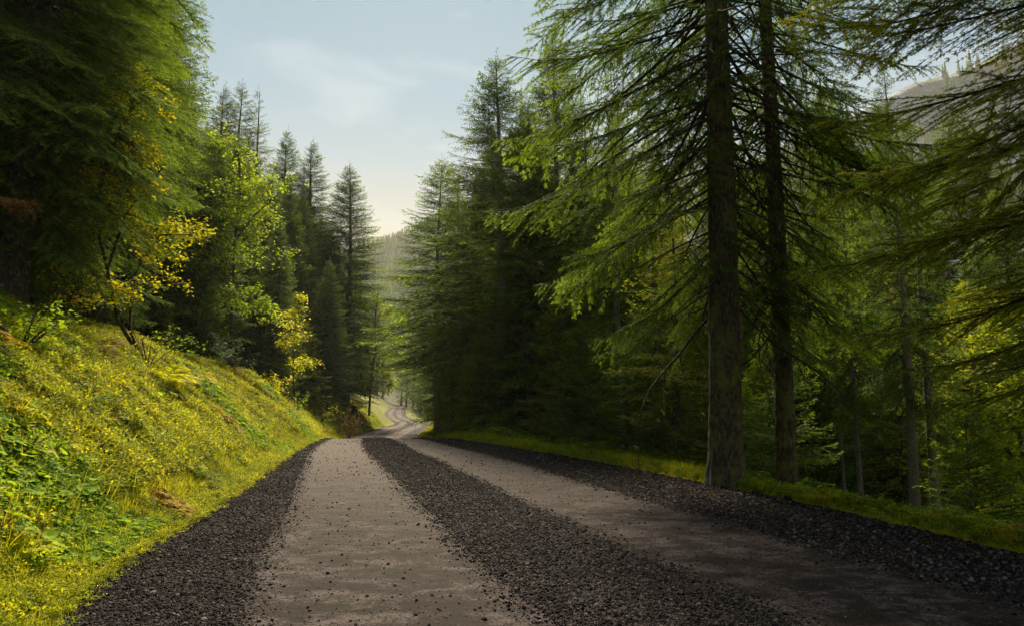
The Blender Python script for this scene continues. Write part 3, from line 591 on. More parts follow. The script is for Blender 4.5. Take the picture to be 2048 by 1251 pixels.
PR['full'] = [spruce_proto(rng, 20, 1.0, 4.0, mats=ND, bark=M_bark_mid, per=8, spacing=.38, miss=.04), spruce_proto(rng, 22, 1.0, 4.2, mats=NK, bark=M_bark_mid, per=8, power=.75, spacing=.38, miss=.04)]
PR['narrow'] = [spruce_proto(rng, 24, 1.0, 4.0, mats=NK, bark=M_bark_mid, per=7, spacing=.40, power=.75, lo=-25, miss=.04), spruce_proto(rng, 25, 3.0, 3.6, mats=NK, bark=M_bark_mid, per=5, spacing=.5, power=.65, lo=-28, miss=.1)]
PR['sparse'] = [spruce_proto(rng, 22, 2.0, 4.3, mats=ND, bark=M_bark_mid, per=5, spacing=.62, power=.85, miss=.22, lo=-22)]
PR['tall'] = [spruce_proto(rng, 24, 8.0, 3.6, mats=ND, bark=M_bark_pale, per=5, spacing=.5, miss=.12, lo=-24), spruce_proto(rng, 23, 6.0, 3.7, mats=NY, bark=M_bark_mid, per=5, spacing=.5, miss=.1, lo=-20)]
PR['stout'] = [spruce_proto(rng, 20, 5.0, 4.4, mats=ND, bark=M_bark_pale, per=7, spacing=.40, miss=.04, lo=-22, power=.75), spruce_proto(rng, 19, 4.5, 4.2, mats=NK, bark=M_bark_pale, per=7, spacing=.38, miss=.04, lo=-20, power=.8)]
PR['young'] = [spruce_proto(rng, 5, .15, 1.5, mats=ND, bark=M_bark_mid, per=6, spacing=.22, lo=-5, hi=48), spruce_proto(rng, 7, .3, 1.8, mats=NY, bark=M_bark_mid, per=6, spacing=.28, lo=-8)]
PR['far'] = [spruce_proto(rng, 22, 1.5, 4.0, True, NK, M_bark_mid, per=5, spacing=.55), spruce_proto(rng, 24, 2.0, 3.8, True, ND, M_bark_mid, per=5, spacing=.6)]
print('protos', round(time.time() - T0, 1), {k: [len(p['crown'].polygons) for p in v] for k, v in PR.items()})

def plant_tree(kind, var, x, y, H, label, group=None, rz=None, name='spruce_tree', z=None, wide=1.0, cat='tree', thick=1.0, lean=0.0):
    p = PR[kind][var % len(PR[kind])]; s_ = H / p['H']
    r = empty(name, (x, y, float(terrain(x, y)) if z is None else z), rng.random() * 6.28 if rz is None else rz); tag(r, label, cat, group)
    r.scale = (s_ * wide, s_ * wide, s_)
    if lean: r.rotation_euler = (0, lean, 0)
    a = link('trunk', p['trunk'], r); link('crown', p['crown'], r)
    if thick != 1.0: a.scale = (thick, thick, 1)
    return r
def tree_top(kind, var, px, py, D, label, group=None, wide=1.0, name='spruce_tree', thick=1.0, **k):
    """a tree at distance D whose top shows at (px,py)"""
    t_ = at(px, py, D); g_ = float(terrain(t_[0], D)); return plant_tree(kind, var, t_[0], D, t_[2] - g_, label, group, wide=wide, name=name, thick=thick, **k)

# ------------------------------------------------------------------ named trees, left of the road
T = tree_top
T('sparse', 0, 378, 92, 34, 'tall thin crowned spruce with its bare trunk against the sky, leftmost of the left tops', wide=1.3)
T('narrow', 0, 452, 172, 47, 'slim spruce behind the light green maple, left of the close group of three tops', wide=1.3)
T('narrow', 1, 484, 166, 50, 'slim dark spruce with twin spires, middle of the close group of three tops', wide=1.43)
T('sparse', 0, 516, 178, 52, 'spruce with a ragged right side, right of the close group of three tops', wide=1.17)
T('full', 0, 576, 262, 60, 'neat conical spruce top standing between the group of three and the next two spires', wide=1.17)
T('narrow', 0, 627, 282, 62, 'dense spruce with drooping curtains of needles, second from the sky gap', wide=1.62)
T('full', 1, 699, 330, 66, 'evenly layered spruce beside the open sky, its boughs against the far hill', wide=1.7)
T('young', 0, 428, 560, 27, 'young dark spruce at the top of the bank under the light green maple', name='young_spruce', wide=.9)
T('young', 1, 340, 612, 23, 'small young spruce at the bank top behind the bare shrub stems', name='young_spruce', wide=.8)
T('full', 1, 560, 430, 38, 'dark blue green spruce behind the yellow leaved sapling', wide=1.1)
T('full', 0, 660, 520, 50, 'dense olive spruce between the yellow sapling and the bend of the road', wide=1.2)
T('young', 1, 610, 640, 44, 'bushy young spruce on the bank beside the yellow sapling', name='young_spruce', wide=1.5)
T('young', 0, 700, 650, 62, 'bushy young spruce low on the bank left of the far bend', name='young_spruce', wide=1.5)
T('full', 0, 232, -60, 25, 'tall dark spruce behind the yellow maple twigs', wide=1.0)
T('full', 1, 120, -260, 20, 'tall dark spruce behind the big fir at the upper left', wide=1.1)
T('full', 0, 60, -300, 22, 'dark spruce rising behind the big fir at the left', wide=1.1)
# right of the road
T('stout', 1, 994, 116, 33, 'tall conical spruce with a grey trunk on the grass verge right of the road', wide=1.45, thick=1.15)

T('stout', 0, 884, 322, 47, 'spruce with twin spires and long low boughs hanging over the far bend', wide=1.5)
T('narrow', 0, 912, 348, 52, 'shorter spruce half hidden between the twin spired one and the tall conical one', wide=1.3)
T('young', 0, 912, 770, 42, 'young spruce with a long thin leader on the verge inside the bend', name='young_spruce', wide=1.0)
T('full', 0, 1110, 60, 36, 'tall spruce behind the long left limbs of the great mossy spruce', wide=1.2)
T('tall', 0, 1228, 180, 25, 'slender trunked spruce behind the verge, left of the great mossy spruce', wide=1.0)
T('tall', 1, 1300, 240, 30, 'spruce with a mid brown trunk behind the great mossy spruce', wide=1.1)
T('full', 0, 1640, 170, 38, 'tall spruce seen through the boughs just right of the second great trunk', wide=1.1)
T('full', 1, 1755, 215, 43, 'tall spruce seen through the boughs between the pale trunks and the hanging boughs', wide=1.2)
T('full', 0, 1900, 225, 34, 'broad spruce top behind the hanging boughs, in front of the pale rocky slope', wide=1.2)
T('full', 1, 2000, 330, 29, 'dark spruce top near the right edge, in front of the pale rocky slope', wide=1.2)
T('sparse', 0, 1855, 330, 36, 'thinly branched spruce top behind the bright hanging boughs', wide=1.2)
T('full', 0, 1950, 470, 25, 'dense spruce top above the yellow green tree, left of the rocky slope', wide=1.1)
T('narrow', 0, 2030, 470, 44, 'narrow spruce top against the rocky slope at the right edge', wide=1.2)
def by_base(kind, var, px, D, H, label, wide=1.0, thick=1.0, dx=0.0, **k):
    x = ray(px, 950)[0] * D; return plant_tree(kind, var, x, D, H, label, wide=wide, thick=thick, **k)
by_base('tall', 0, 1688, 19.0, 13, 'thinnest pale grey trunked spruce standing in the forest right of the two great trunks', wide=.7, thick=.62)
by_base('tall', 0, 1722, 17.5, 12.5, 'slender pale grey trunked spruce, right beside the thinnest one', wide=.7, thick=.9)
by_base('tall', 0, 1822, 15.5, 12, 'spruce with a straight grey trunk on the slope, thicker than the two thin pale ones', wide=.8, thick=1.3)
by_base('tall', 0, 1868, 17.5, 13, 'spruce with a patchy mossy trunk, rightmost of the bare trunks on the slope', wide=.8, thick=1.35)
by_base('tall', 1, 1245, 27, 15, 'dark trunked spruce standing close beside the slender one behind the verge', wide=.9)
for k, (px, py, D, lab) in enumerate([(950, 790, 38, 'small spruce behind the verge left of the grey trunk of the tall conical spruce'), (1080, 640, 34, 'half grown spruce right of the grey trunk of the tall conical spruce'),
        (1150, 700, 27, 'low spruce whose bright tips reach over the verge left of the great mossy spruce'), (1340, 700, 20, 'young spruce in the shade just left of the great mossy trunk'),
        (1520, 790, 17, 'small spruce between the two great trunks'), (1640, 640, 25, 'half grown spruce behind the thin pale trunks'), (1780, 600, 24, 'dense spruce between the thin pale trunks and the straight grey one'),
        (1930, 560, 20, 'broad dark spruce low on the slope left of the yellow green tree')]):
    T('young', k, px, py, D, lab, name='young_spruce', wide=1.2)

for k, (px, py, D, lab) in enumerate([(816, 612, 214, 'dark spruce right of the last bend, nearest the road'), (830, 590, 190, 'dark spruce right of the last bend, second from the road'), (806, 628, 262, 'small looking dark spruce behind the last bend'), (792, 640, 372, 'farthest dark spruce straight behind the end of the road'),
        (778, 622, 330, 'far dark spruce left of the end of the road'), (845, 600, 165, 'dark spruce right of the road between the bends'), (800, 634, 352, 'far dark spruce closing the gap behind the road end'), (770, 610, 250, 'dark spruce left of the last bend beside the slope')]):
    T('far', k, px, py, D, lab, wide=1.0)
# fill: the forest itself
SKL = [(-400, -900), (300, -900), (335, 20), (350, 130), (410, 215), (440, 225), (540, 270), (560, 320), (600, 330), (655, 390), (672, 430), (735, 500), (755, 590), (805, 600), (815, 560), (840, 440), (875, 370), (905, 330), (950, 210), (1000, 150), (1030, 90), (1080, 110), (1200, 150), (1400, 230), (1600, 300), (1850, 400), (1950, 520), (2600, 560)]
SKX, SKY = [a for a, b in SKL], [b for a, b in SKL]
placed = [(o.location.x, o.location.y) for o in COL.objects if o.name.startswith(('spruce_tree', 'young_spruce'))]
FILLED = []
def fill(n, side, ymin, ymax, dlo, dhi, label, group, kinds, pw=1.0, mind=2.6, dp=1.0):
    c = 0; tries = 0; skw = 3.2
    while c < n and tries < n * 40:
        tries += 1; y = ymin * (ymax / ymin) ** (rng.random() ** pw); d = dlo + (dhi - dlo) * rng.random() ** dp
        x = float(XLf(y) - np.interp(y, BH_y, BH_h) / .74 - d) if side < 0 else float(XRf(y) + d)
        if any((x - a) ** 2 + (y - b) ** 2 < mind ** 2 for a, b in placed): continue
        z = float(terrain(x, y)); bx, by = proj(x, y, z)
        if bx < -250 or bx > 2350: continue
        if side > 0 and y < 34 and 965 < bx < 1030: continue
        if side > 0 and y < 22.5 and 1655 < bx < 1910: continue
        H = (3.5 + 4.5 * rng.random()) if kinds[0] == 'young' else 17 + 9 * rng.random(); r_ = 2.2 * F / y
        sk = max(np.interp(bx + q * r_, SKX, SKY) for q in (-.6, 0, .6)); top = proj(x, y, z + H)[1]
        if top < sk + 14:
            H = at(bx, sk + 14 + 25 * rng.random(), y)[2] - z
            if H < 7 and kinds[0] != 'young' or H < 2: continue
        k = kinds[rng.integers(len(kinds))]; t_ = plant_tree(k, int(rng.integers(2)), x, y, H, label, group, wide=.85 + .35 * rng.random() if H > 14 else 1.15); placed.append((x, y)); c += 1; FILLED.append((t_, k, side))
    return c
c1 = fill(60, -1, 20, 75, .6, 22, 'dark green spruce in the crowded wood above the left bank', 'spruces crowding the wood above the left bank', ['full', 'full', 'narrow'], .9, 2.2, 1.3)
c2 = fill(50, -1, 60, 150, .5, 22, 'distant dark spruce in the wood left of the far bends', 'distant spruces left of the far bends', ['far'], 1.0, 3.0, 1.8)
c3 = fill(64, 1, 19, 60, 2.6, 30, 'dark green spruce deep in the shaded forest right of the road', 'spruces deep in the forest right of the road', ['full', 'tall', 'full', 'sparse'], .8)
c4 = fill(50, 1, 50, 150, 4.2, 36, 'distant dark spruce in the forest beyond the right verge', 'distant spruces beyond the right verge', ['far'], 1.0, 3.0, 1.8)
c5 = fill(60, 1, 13, 45, 1.6, 22, 'small bushy spruce filling the shade between the trunks right of the road', 'low spruces between the trunks right of the road', ['young'], .8, 1.4)
PX, PS = [], []
while len(PX) < 900:
    y = 90 + 360 * rng.random() ** .8; side = rng.random()
    if side < .4: x = float(XLf(y)) - 6.0 - 120 * rng.random() ** 1.6
    elif side < .8: x = float(XRf(y)) + 4.0 + 200 * rng.random() ** 1.4
    else: y = 345 + 110 * rng.random(); x = -70 + 60 * rng.random()
    z = float(terrain(x, y)); bx, _ = proj(x, y, z)
    if not -200 < bx < 2250: continue
    H = 16 + 10 * rng.random(); r_ = 2.2 * F / y; sk = max(np.interp(bx + q * r_, SKX, SKY) for q in (-.6, 0, .6)); sk = max(sk, 605) if 700 < bx < 870 else sk
    H = min(H, float(at(bx, sk + 14 + 30 * rng.random(), y)[2]) - z)
    if H < 5: continue
    PX.append((x, y, z)); PS.append(H)
c6 = len(PX); PS = np.array(PS); ka = rng.integers(0, 2, c6)
scatter('distant_forest', 'mass of far spruces closing the valley behind the last bends of the road', 'forest', PX, np.stack([np.zeros(c6), np.zeros(c6), rng.random(c6) * 6.28], 1), PS / np.where(ka == 0, 22, 24), ka, [p['all'] for p in PR['far']])
print('trees', c1, c2, c3, c4, c5, c6, round(time.time() - T0, 1))

ORD = ['nearest', 'second nearest', 'third nearest', 'fourth nearest', 'fifth nearest', 'sixth nearest', 'seventh nearest', 'eighth nearest', 'ninth nearest', 'tenth nearest'] + [w + ' nearest' for w in 'eleventh twelfth thirteenth fourteenth fifteenth sixteenth seventeenth eighteenth nineteenth twentieth'.split()]
LOOK = {'full': 'full conical spruce', 'narrow': 'narrow dense spruce', 'sparse': 'thinly branched spruce', 'tall': 'bare stemmed spruce', 'young': 'small bushy spruce', 'far': 'distant dark spruce'}
MARKS = {-1: [(120, 'the big dark fir'), (300, 'the arching yellow maple'), (465, 'the light green maple'), (588, 'the yellow beech sapling'), (660, 'the olive spruce by the sapling'), (748, 'the yellow green tree at the bend')],
         1: [(880, 'the twin spired spruce'), (1000, 'the tall conical spruce'), (1110, 'the spruce behind the long left limbs'), (1228, 'the slender spruce behind the verge'), (1340, 'the low spruces left of the great trunk'), (1450, 'the great mossy trunk'), (1573, 'the second great trunk'),
             (1705, 'the two thin pale trunks'), (1822, 'the straight grey brown trunk'), (2040, 'the yellow green tree at the right edge')]}
sets = {}
for o, kind_, side in FILLED:
    q = proj(*o.location)[0]; mx_, nm = min(MARKS[side], key=lambda m: abs(m[0] - q)); sets.setdefault((LOOK[kind_], 'left' if q < mx_ else 'right', nm), []).append((o.location.y, o.name, o))
for (lk, sd, nm), L_ in sets.items():
    for k, (_, _, o) in enumerate(sorted(L_)): o['label'] = ('%s %s %s of %s' % (ORD[k], lk, sd, nm)) if len(L_) > 1 else '%s standing just %s of %s' % (lk, sd, nm)
# ------------------------------------------------------------------ great spruces with every bough a part
HB = [as_mesh(bough(rng, 3.0, 2, *q), 'bough', ND) for q in ((.16, .14, .25, .34, .36), (.26, .14, .4, .40, .34), (.32, .10, .6, .45, .34), (.12, .14, .2, .30, .40))]
HBs = [as_mesh(bough(rng, 1.5, 2, .1, .1, .3, .12, .38), 'bough', ND), as_mesh(bough(rng, 1.5, 2, .2, .1, .5, .15, .38), 'bough', ND)]
HY = [as_mesh(bough(rng, 2.6, 2, *q), 'bough', NY) for q in ((.14, .10, .4, .16, .36), (.24, .12, .6, .2, .36))]
HF = [as_mesh(bough(rng, 3.0, 2, *q), 'bough', ND) for q in ((.30, .10, .18, .10, .40), (.38, .12, .25, .12, .44), (.22, .10, .12, .08, .42))]
HD = [as_mesh(dead_branch(rng, 3.0), 'dead_branch', ND) for _ in range(5)]
print('hero tris', sum(len(m.polygons) for m in HB + HBs + HY + HD + HF))
def big_trunk(rng, H, r0, mat_, k=40, n=260, amp=.085, name='trunk'):
    s_ = np.linspace(0, 1, n) ** 1.5; z = -.7 + s_ * (H + .7); th = np.arange(k) * 2 * math.pi / k
    Zg, Tg = np.meshgrid(z, th, indexing='ij'); rr = r0 * ((1 - s_) ** .85 * .97 + .03) * (1 + .32 * np.exp(-np.clip(z + .1, 0, 9) / .35))
    ph = fbm(np.cos(Tg) * 6 + 9, np.sin(Tg) * 6 + Zg * 1.6, 3, 3) * 2; plates = np.abs(fbm(np.cos(Tg) * 9 + 3, np.sin(Tg) * 9 + Zg * 3.2, 2, 13)) * 1.6
    lobes = 1 + .10 * np.exp(-np.clip(Zg, 0, 9) / .5) * np.sin(Tg * 5 + 1)
    RR = rr[:, None] * lobes * (1 + amp * ph + amp * plates)
    bx = .03 * np.sin(z * .35) ; V = np.stack([np.cos(Tg) * RR + bx[:, None], np.sin(Tg) * RR, Zg], -1).reshape(-1, 3)
    i = (np.arange(n - 1)[:, None] * k); j = np.arange(k)[None]; j2 = (j + 1) % k
    return mesh_from(name, V, [np.stack([i + j, i + j2, i + k + j2, i + k + j], -1).reshape(-1, 4)], [mat_], None, {'tint': np.full(len(V), .5)}, True)
def hero(px_base, D, H, r0, cb, Lmax, label, mat_, dead_to=None, name='spruce_tree', rz=0, lo=-26, hi=35, spacing=.36, per=5, zmax_detail=12, lean=(0, 0), bias=None, seed=1, pool=None, miss=.12):
    rg = np.random.default_rng(seed); x = px_base if D < 0 else ray(px_base, 960)[0] * D; y = abs(D)
    r = empty(name, (x, y, float(terrain(x, y)))); tag(r, label, 'tree'); r.rotation_euler = (lean[0], lean[1], 0)
    link('trunk', big_trunk(rg, H, r0, mat_), r); cnt = 0; hi_items = []
    for (z, az, pt, L) in layout(rg, H, cb, Lmax, spacing=spacing, per=per, power=.7, lo=lo, hi=hi, miss=miss):
        rad = r0 * (1 - z / H) * .8; base = [math.cos(az) * rad, math.sin(az) * rad, z]
        if bias: L *= bias(az, z)
        if L < .2: continue
        M = tr(base) @ rotz(az) @ roty(-pt) @ rotx(rg.normal(0, .2))
        if z > zmax_detail:
            b = B_mid[rg.integers(4)] if L > 1.1 else B_sh[rg.integers(3)]; hi_items.append((b, M @ scl(L / (3.0 if L > 1.1 else 1.3)))); continue
        if L > 1.5: me = (pool or HB)[rg.integers(len(pool or HB))]; s_ = L / 3.0
        else: me = HBs[rg.integers(2)]; s_ = L / 1.5
        o = link('bough', me, r); o.matrix_local = Matrix((M @ scl(s_, s_ * (.8 + .35 * rg.random()), s_)).tolist()); cnt += 1
    if hi_items: link('crown', as_mesh(join_packed(hi_items), 'crown', ND), r)
    z = 3.0 if cb > 3 else 1.2
    while z < (dead_to or cb):
        az = rg.random() * 6.28; L = (.35 + .65 * rg.random()) * Lmax * .55; M = tr([math.cos(az) * r0 * .85, math.sin(az) * r0 * .85, z]) @ rotz(az) @ roty(R(5 + 28 * rg.random()))
        o = link('dead_branch', HD[rg.integers(5)], r); o.matrix_local = Matrix((M @ scl(L / 3.0)).tolist()); z += .10 + .16 * rg.random(); cnt += 1
    print(label[:30], cnt); return r
HP = [as_mesh(bough(rng, 2.8, 2, *q), 'bough', NY) for q in ((.18, .12, .16, .14, .42), (.28, .14, .26, .18, .40), (.12, .12, .10, .10, .44))]
def thin_front(az, z): f = -math.sin(az); return .30 if f > .80 else .6 if f > .5 else 1.0
H1 = hero(1452, 12.3, 27, .295, 3.5, 5.0, 'great spruce with a thick mossy trunk on the verge, left of the two great trunks', M_bark_dark, 9.5, lean=(0, R(1.0)), seed=11, lo=-29, miss=.12, per=6, spacing=.36, bias=thin_front)
H2 = hero(1573, 13.4, 25, .195, 4.0, 3.9, 'great spruce with a straight scaly brown trunk, right of the two great trunks', M_bark_dark, 9.5, lean=(0, R(.3)), seed=12, lo=-28, miss=.2, per=5, spacing=.42, bias=thin_front)
H3 = hero(7.2, -7.3, 22, .22, 2.9, 4.4, 'spruce beyond the right edge whose bright tipped boughs hang in from the right', M_bark_mid, 3.0, seed=15, lo=-16, per=6, spacing=.42, pool=HP)
H4 = hero(-10, 14.0, 26, .26, 1.6, 4.2, 'big dark fir with layered drooping boughs filling the upper left above the bank', M_bark_mid, 2.0, name='fir_tree', seed=14, lo=-24, per=7, spacing=.34, zmax_detail=11, pool=HF)
H5 = hero(175, 19.0, 24, .2, .8, 2.5, 'dark fir standing on the bank top behind the yellow maple twigs', M_bark_mid, 1.0, name='fir_tree', seed=16, lo=-22, per=7, spacing=.38, zmax_detail=12, pool=HF)
print('heroes', round(time.time() - T0, 1))

# ------------------------------------------------------------------ broadleaved trees
def broadleaf(rng, segs, leaf, n_leaf_per=9, k=3, spread=.25, wood=M_twig, m=None, name='tree', split=3, ln=1.0, flat=.5, r0=.04, tintlo=.2, tinthi=.95, depth=2, trunk_mat=None, jit=.6):
    """segs: list of limb polylines (points, radius). Returns (wood mesh, foliage mesh)."""
    gw = Geo(); gl = Geo(); tips = []
    def grow(p, d, l, r, dep):
        n = 4; pts = [p]; dd = d.copy()
        for i in range(n): dd = unit(dd + rng.normal(0, .16, 3) + [0, 0, -.03]); pts.append(pts[-1] + dd * l / n)
        gw.tube(pts, np.linspace(r, r * .4, n + 1), 3 if dep else 4, 0, .5)
        if dep < depth:
            for j in range(1, n + 1):
                for q in range(split if j > 1 else 1):
                    side = rng.normal(0, 1, 3) * [1, 1, flat]; dn = unit(dd * .6 + unit(side) * .9); grow(pts[j], dn, l * (.42 + .25 * rng.random()), r * .45, dep + 1)
        else: tips.append((np.array(pts), dd))
    for pts, r, l in segs:
        pts = np.array(pts, float); gw.tube(pts, np.linspace(r, r * .45, len(pts)), 8, 0, .5)
        nn = max(2, int(l[1]))
        for i in range(nn):
            s_ = l[2] + (1 - l[2]) * (i + rng.random() * .8) / nn; f = s_ * (len(pts) - 1); a_ = min(int(f), len(pts) - 2); p = pts[a_] + (pts[a_ + 1] - pts[a_]) * (f - a_); ax_ = unit(pts[a_ + 1] - pts[a_])
            sd = rng.normal(0, 1, 3) * [1, 1, flat]; sd = unit(sd - ax_ * sd.dot(ax_)); grow(p, unit(sd + ax_ * .45), l[0] * (.6 + .6 * rng.random()) * (1.15 - .55 * s_), r * .3, 0 if depth > 1 else 1)
    Pl, Dl, tt = [], [], []
    for pts, dd in tips:
        q = rng.random(n_leaf_per) ** .7 * (len(pts) - 1.001); a_ = q.astype(int); p = pts[a_] + (pts[a_ + 1] - pts[a_]) * (q - a_)[:, None]
        d = unit(dd * .3 + rng.normal(0, .6, (n_leaf_per, 3)) * [1, 1, .45] + [0, 0, -.25]); Pl.append(p); Dl.append(d); tt.append(np.clip(rng.normal((tintlo + tinthi) / 2 + rng.normal(0, .12), .16, n_leaf_per), 0, 1))
    P, D, t_ = map(np.concatenate, (Pl, Dl, tt)); n = len(P); Nn = unit(np.cross(D, [0, 0, 1.]) + rng.normal(0, .3, (n, 3))); l = leaf * (.65 + .7 * rng.random(n)); P = P + rng.normal(0, leaf * jit, (n, 3))
    # a lobed leaf: a middle kite and two side lobes
    gl.kites(P, D, Nn, l, l * .62, t_, 1, -.12, .5)
    for sd in (1, -1):
        D2 = unit(D * .55 + Nn * sd); gl.kites(P + D * (l * .12)[:, None], D2, unit(np.cross(D2, np.cross(Nn, D))), l * .62, l * .34, t_, 1, 0, .5)
    return gw.mesh('trunk', [trunk_mat or wood], True), gl.mesh('foliage', [wood, m]), n
def put_broadleaf(name, label, loc, meshes, cat='tree', rz=0.0, s_=1.0):
    r = empty(name, loc, rz); tag(r, label, cat); r.scale = (s_,) * 3
    link('trunk' if cat == 'tree' else 'stems', meshes[0], r); link('foliage' if cat != 'tree' else 'crown', meshes[1], r); print(name, meshes[2]); return r
def rel(base, pts): return [[*(np.array(at(px, py, D)) - base)] for px, py, D in pts]
def base_at(px, D): x = ray(px, 800)[0] * D; return np.array([x, D, float(terrain(x, D))])
# arching autumn maple: stems from the shrub lean up and left, twigs hang in front of the fir
b0 = base_at(285, 15.5)
m_ = broadleaf(rng, [(rel(b0, [(285, 720, 15.5), (235, 640, 15), (215, 540, 14.5), (250, 430, 14.5), (330, 330, 14.8)]), .045, (1.0, 15, .30)),
                     (rel(b0, [(285, 720, 15.5), (260, 660, 15.2), (262, 560, 15.0), (320, 470, 15.2), (385, 470, 15.4)]), .035, (.8, 11, .4)),
                     (rel(b0, [(215, 540, 14.5), (190, 440, 14.2), (210, 330, 14.2), (260, 220, 14.4), (310, 180, 14.6)]), .035, (.9, 12, .15))], .065, 9, jit=1.1, m=M_maple_yel, split=1, r0=.03, flat=.8, tintlo=.15, tinthi=.95)
put_broadleaf('maple_tree', 'arching maple with yellow and orange leaves hanging in front of the dark fir', b0, m_)
b0 = base_at(465, 30)
m_ = broadleaf(rng, [(rel(b0, [(465, 790, 30), (463, 620, 30), (470, 480, 30), (480, 380, 30), (478, 300, 30)]), .09, (2.1, 17, .35)),
                     (rel(b0, [(470, 480, 30), (510, 430, 29.5), (560, 385, 29)]), .05, (1.3, 8, .25)), (rel(b0, [(465, 560, 30), (500, 590, 29.5), (545, 600, 29)]), .035, (1.0, 6, .3))],   .11, 4, jit=.9, m=M_maple_green, split=2, flat=.35, trunk_mat=M_bark_mid, tintlo=.25, tinthi=1.0)
put_broadleaf('maple_tree', 'light green maple glowing in front of the dark spruces at the middle left', b0, m_)
b0 = base_at(588, 33)
m_ = broadleaf(rng, [(rel(b0, [(588, 800, 33), (586, 740, 33), (590, 660, 33), (592, 590, 33)]),   .05, (1.15, 10, .12))], .085, 5, jit=.9, m=M_yelgreen, split=2, flat=.15, trunk_mat=M_bark_mid, tintlo=.5, tinthi=1.0)
put_broadleaf('beech_sapling', 'small beech sapling with bright yellow leaves in flat layers', b0, m_)
b0 = base_at(738, 62)
m_ = broadleaf(rng, [(rel(b0, [(738, 830, 62), (742, 760, 61.5), (752, 690, 61), (750, 640, 60.5), (756, 585, 60)]), .11, (1.5, 16, .2)), (rel(b0, [(742, 760, 61.5), (765, 730, 60), (778, 745, 59), (783, 775, 58.5)]), .05, (.9, 8, .3)),
                     (rel(b0, [(752, 690, 61), (775, 670, 60), (792, 690, 59.5), (796, 725, 59)]), .05, (1.0, 9, .25)), (rel(b0, [(750, 640, 60.5), (728, 612, 61), (716, 596, 61.5)]), .04, (.9, 6, .3)), (rel(b0, [(750, 650, 60.5), (780, 615, 60), (806, 640, 59.5)]), .04, (.9, 7, .3))], .17, 5, jit=1.0, m=M_yelgreen, split=1, flat=.35, trunk_mat=M_bark_mid, tintlo=.35, tinthi=.95)
put_broadleaf('maple_tree', 'yellow green broadleaved tree leaning over the far bend of the road', b0, m_)
b0 = base_at(2040, 14.5)
m_ = broadleaf(rng, [(rel(b0, [(2060, 1080, 14.5), (2050, 940, 14.5), (2030, 800, 14.5), (2040, 680, 14.5)]), .07, (1.2, 17, .15)), (rel(b0, [(2050, 940, 14.5), (2000, 880, 14.3), (1975, 820, 14.2)]), .04, (.7, 8, .2))], .085, 5, m=M_yelgreen, split=2, flat=.4, trunk_mat=M_bark_mid, tintlo=.3, tinthi=.85)
put_broadleaf('beech_tree', 'yellow green broadleaved tree on the slope at the right edge', b0, m_)
# shrubs: many stems from one foot
def shrub(name, label, px, D, h, w, leafm, leaf, nst, tintr=(.2, .9), per=4, bare=.3, sp=1):
    b = base_at(px, D); segs = []
    for k in range(nst):
        a_ = rng.random() * 6.28; q = np.linspace(0, 1, 4); rr = w * (.4 + .6 * rng.random()); hh = h * (.6 + .4 * rng.random())
        segs.append((np.stack([np.cos(a_) * rr * q ** 1.3, np.sin(a_) * rr * q ** 1.3, hh * q ** .9], 1), .012, (h * .3, 5, bare)))
    return put_broadleaf(name, label, b, broadleaf(rng, segs, leaf, per, m=leafm, split=sp, flat=.7, tintlo=tintr[0], tinthi=tintr[1], depth=1), 'shrub')
shrub('willow_shrub', 'blue green shrub at the foot of the spruces where the bank drops', 470, 25, 1.7, 1.0, M_bluegreen, .085, 12, per=8, bare=.15, sp=2)
shrub('bare_shrub', 'shrub of thin dark nearly bare stems with few yellow leaves on the bank top', 290, 14.8, 1.0, .8, M_maple_yel, .06, 9, per=1, bare=.5)
shrub('hazel_shrub', 'leafy green shrub on the bank edge behind the bare stems', 350, 19, 1.1, .9, M_herb_gr, .07, 10, per=6, bare=.2, sp=2)
shrub('rust_shrub', 'rust brown shrub on the bank below the olive spruces', 700, 46, 2.2, 1.6, M_rust, .11, 12, per=7, bare=.15, sp=2)
shrub('golden_shrub', 'golden shrub at the inside of the far bend', 852, 150, 2.6, 2.0, M_yelgreen, .22, 10, per=6, bare=.1, sp=2)
shrub('bramble_shrub', 'low dark green shrub on the bank below the yellow sapling', 590, 30, 1.1, 1.0, M_herb_gr, .07, 10, per=7, bare=.1, sp=2)
shrub('bramble_shrub', 'olive shrub where the bank meets the spruces, nearer the road bend', 640, 42, 1.4, 1.4, M_herb, .09, 11, per=7, bare=.1, sp=2)
shrub('raspberry_shrub', 'leafy green raspberry clump at the upper left edge of the bank', 30, 9.2, .9, .8, M_herb_gr, .07, 12, per=6, bare=.2, sp=2)
# the dead rusty bough at the left edge
dn = at(20, 385, 11.5); o = link('fallen_bough', as_mesh(bough(rng, 1.5, 2, .1, .1, .3, .05, .38), 'fallen_bough', [M_twig, M_needle_dead]))
o.location = [float(c) for c in (dn - [.7, .2, -.05])]; o.rotation_euler = (0, R(12), R(-5)); tag(o, 'dead rust orange bough caught in the dark fir at the left', 'branch')
print('broadleaf', round(time.time() - T0, 1))

# ferns that can be told apart
FM = [fern_proto(rng, .62, M_herb, 9), fern_proto(rng, .62, M_dry, 8)]
for k, (px, D, mi, lab) in enumerate([(350, 15.2, 0, 'large yellow fern on the bank top right of the bare shrub'), (320, 14.2, 0, 'yellow fern just below the bare shrub'), (375, 16.5, 1, 'golden brown fern at the edge where the bank drops away'),
                          (190, 12.0, 1, 'golden fern under the arching maple'), (500, 24, 0, 'yellow fern at the foot of the blue green shrub')]):
    b = base_at(px, D); o = link('fern', FM[mi]); o.location = [float(c) for c in b]; o.rotation_euler = (0, .3, rng.random() * 6); o.scale = (1.15,) * 3; tag(o, lab, 'fern', 'ferns on the left bank')
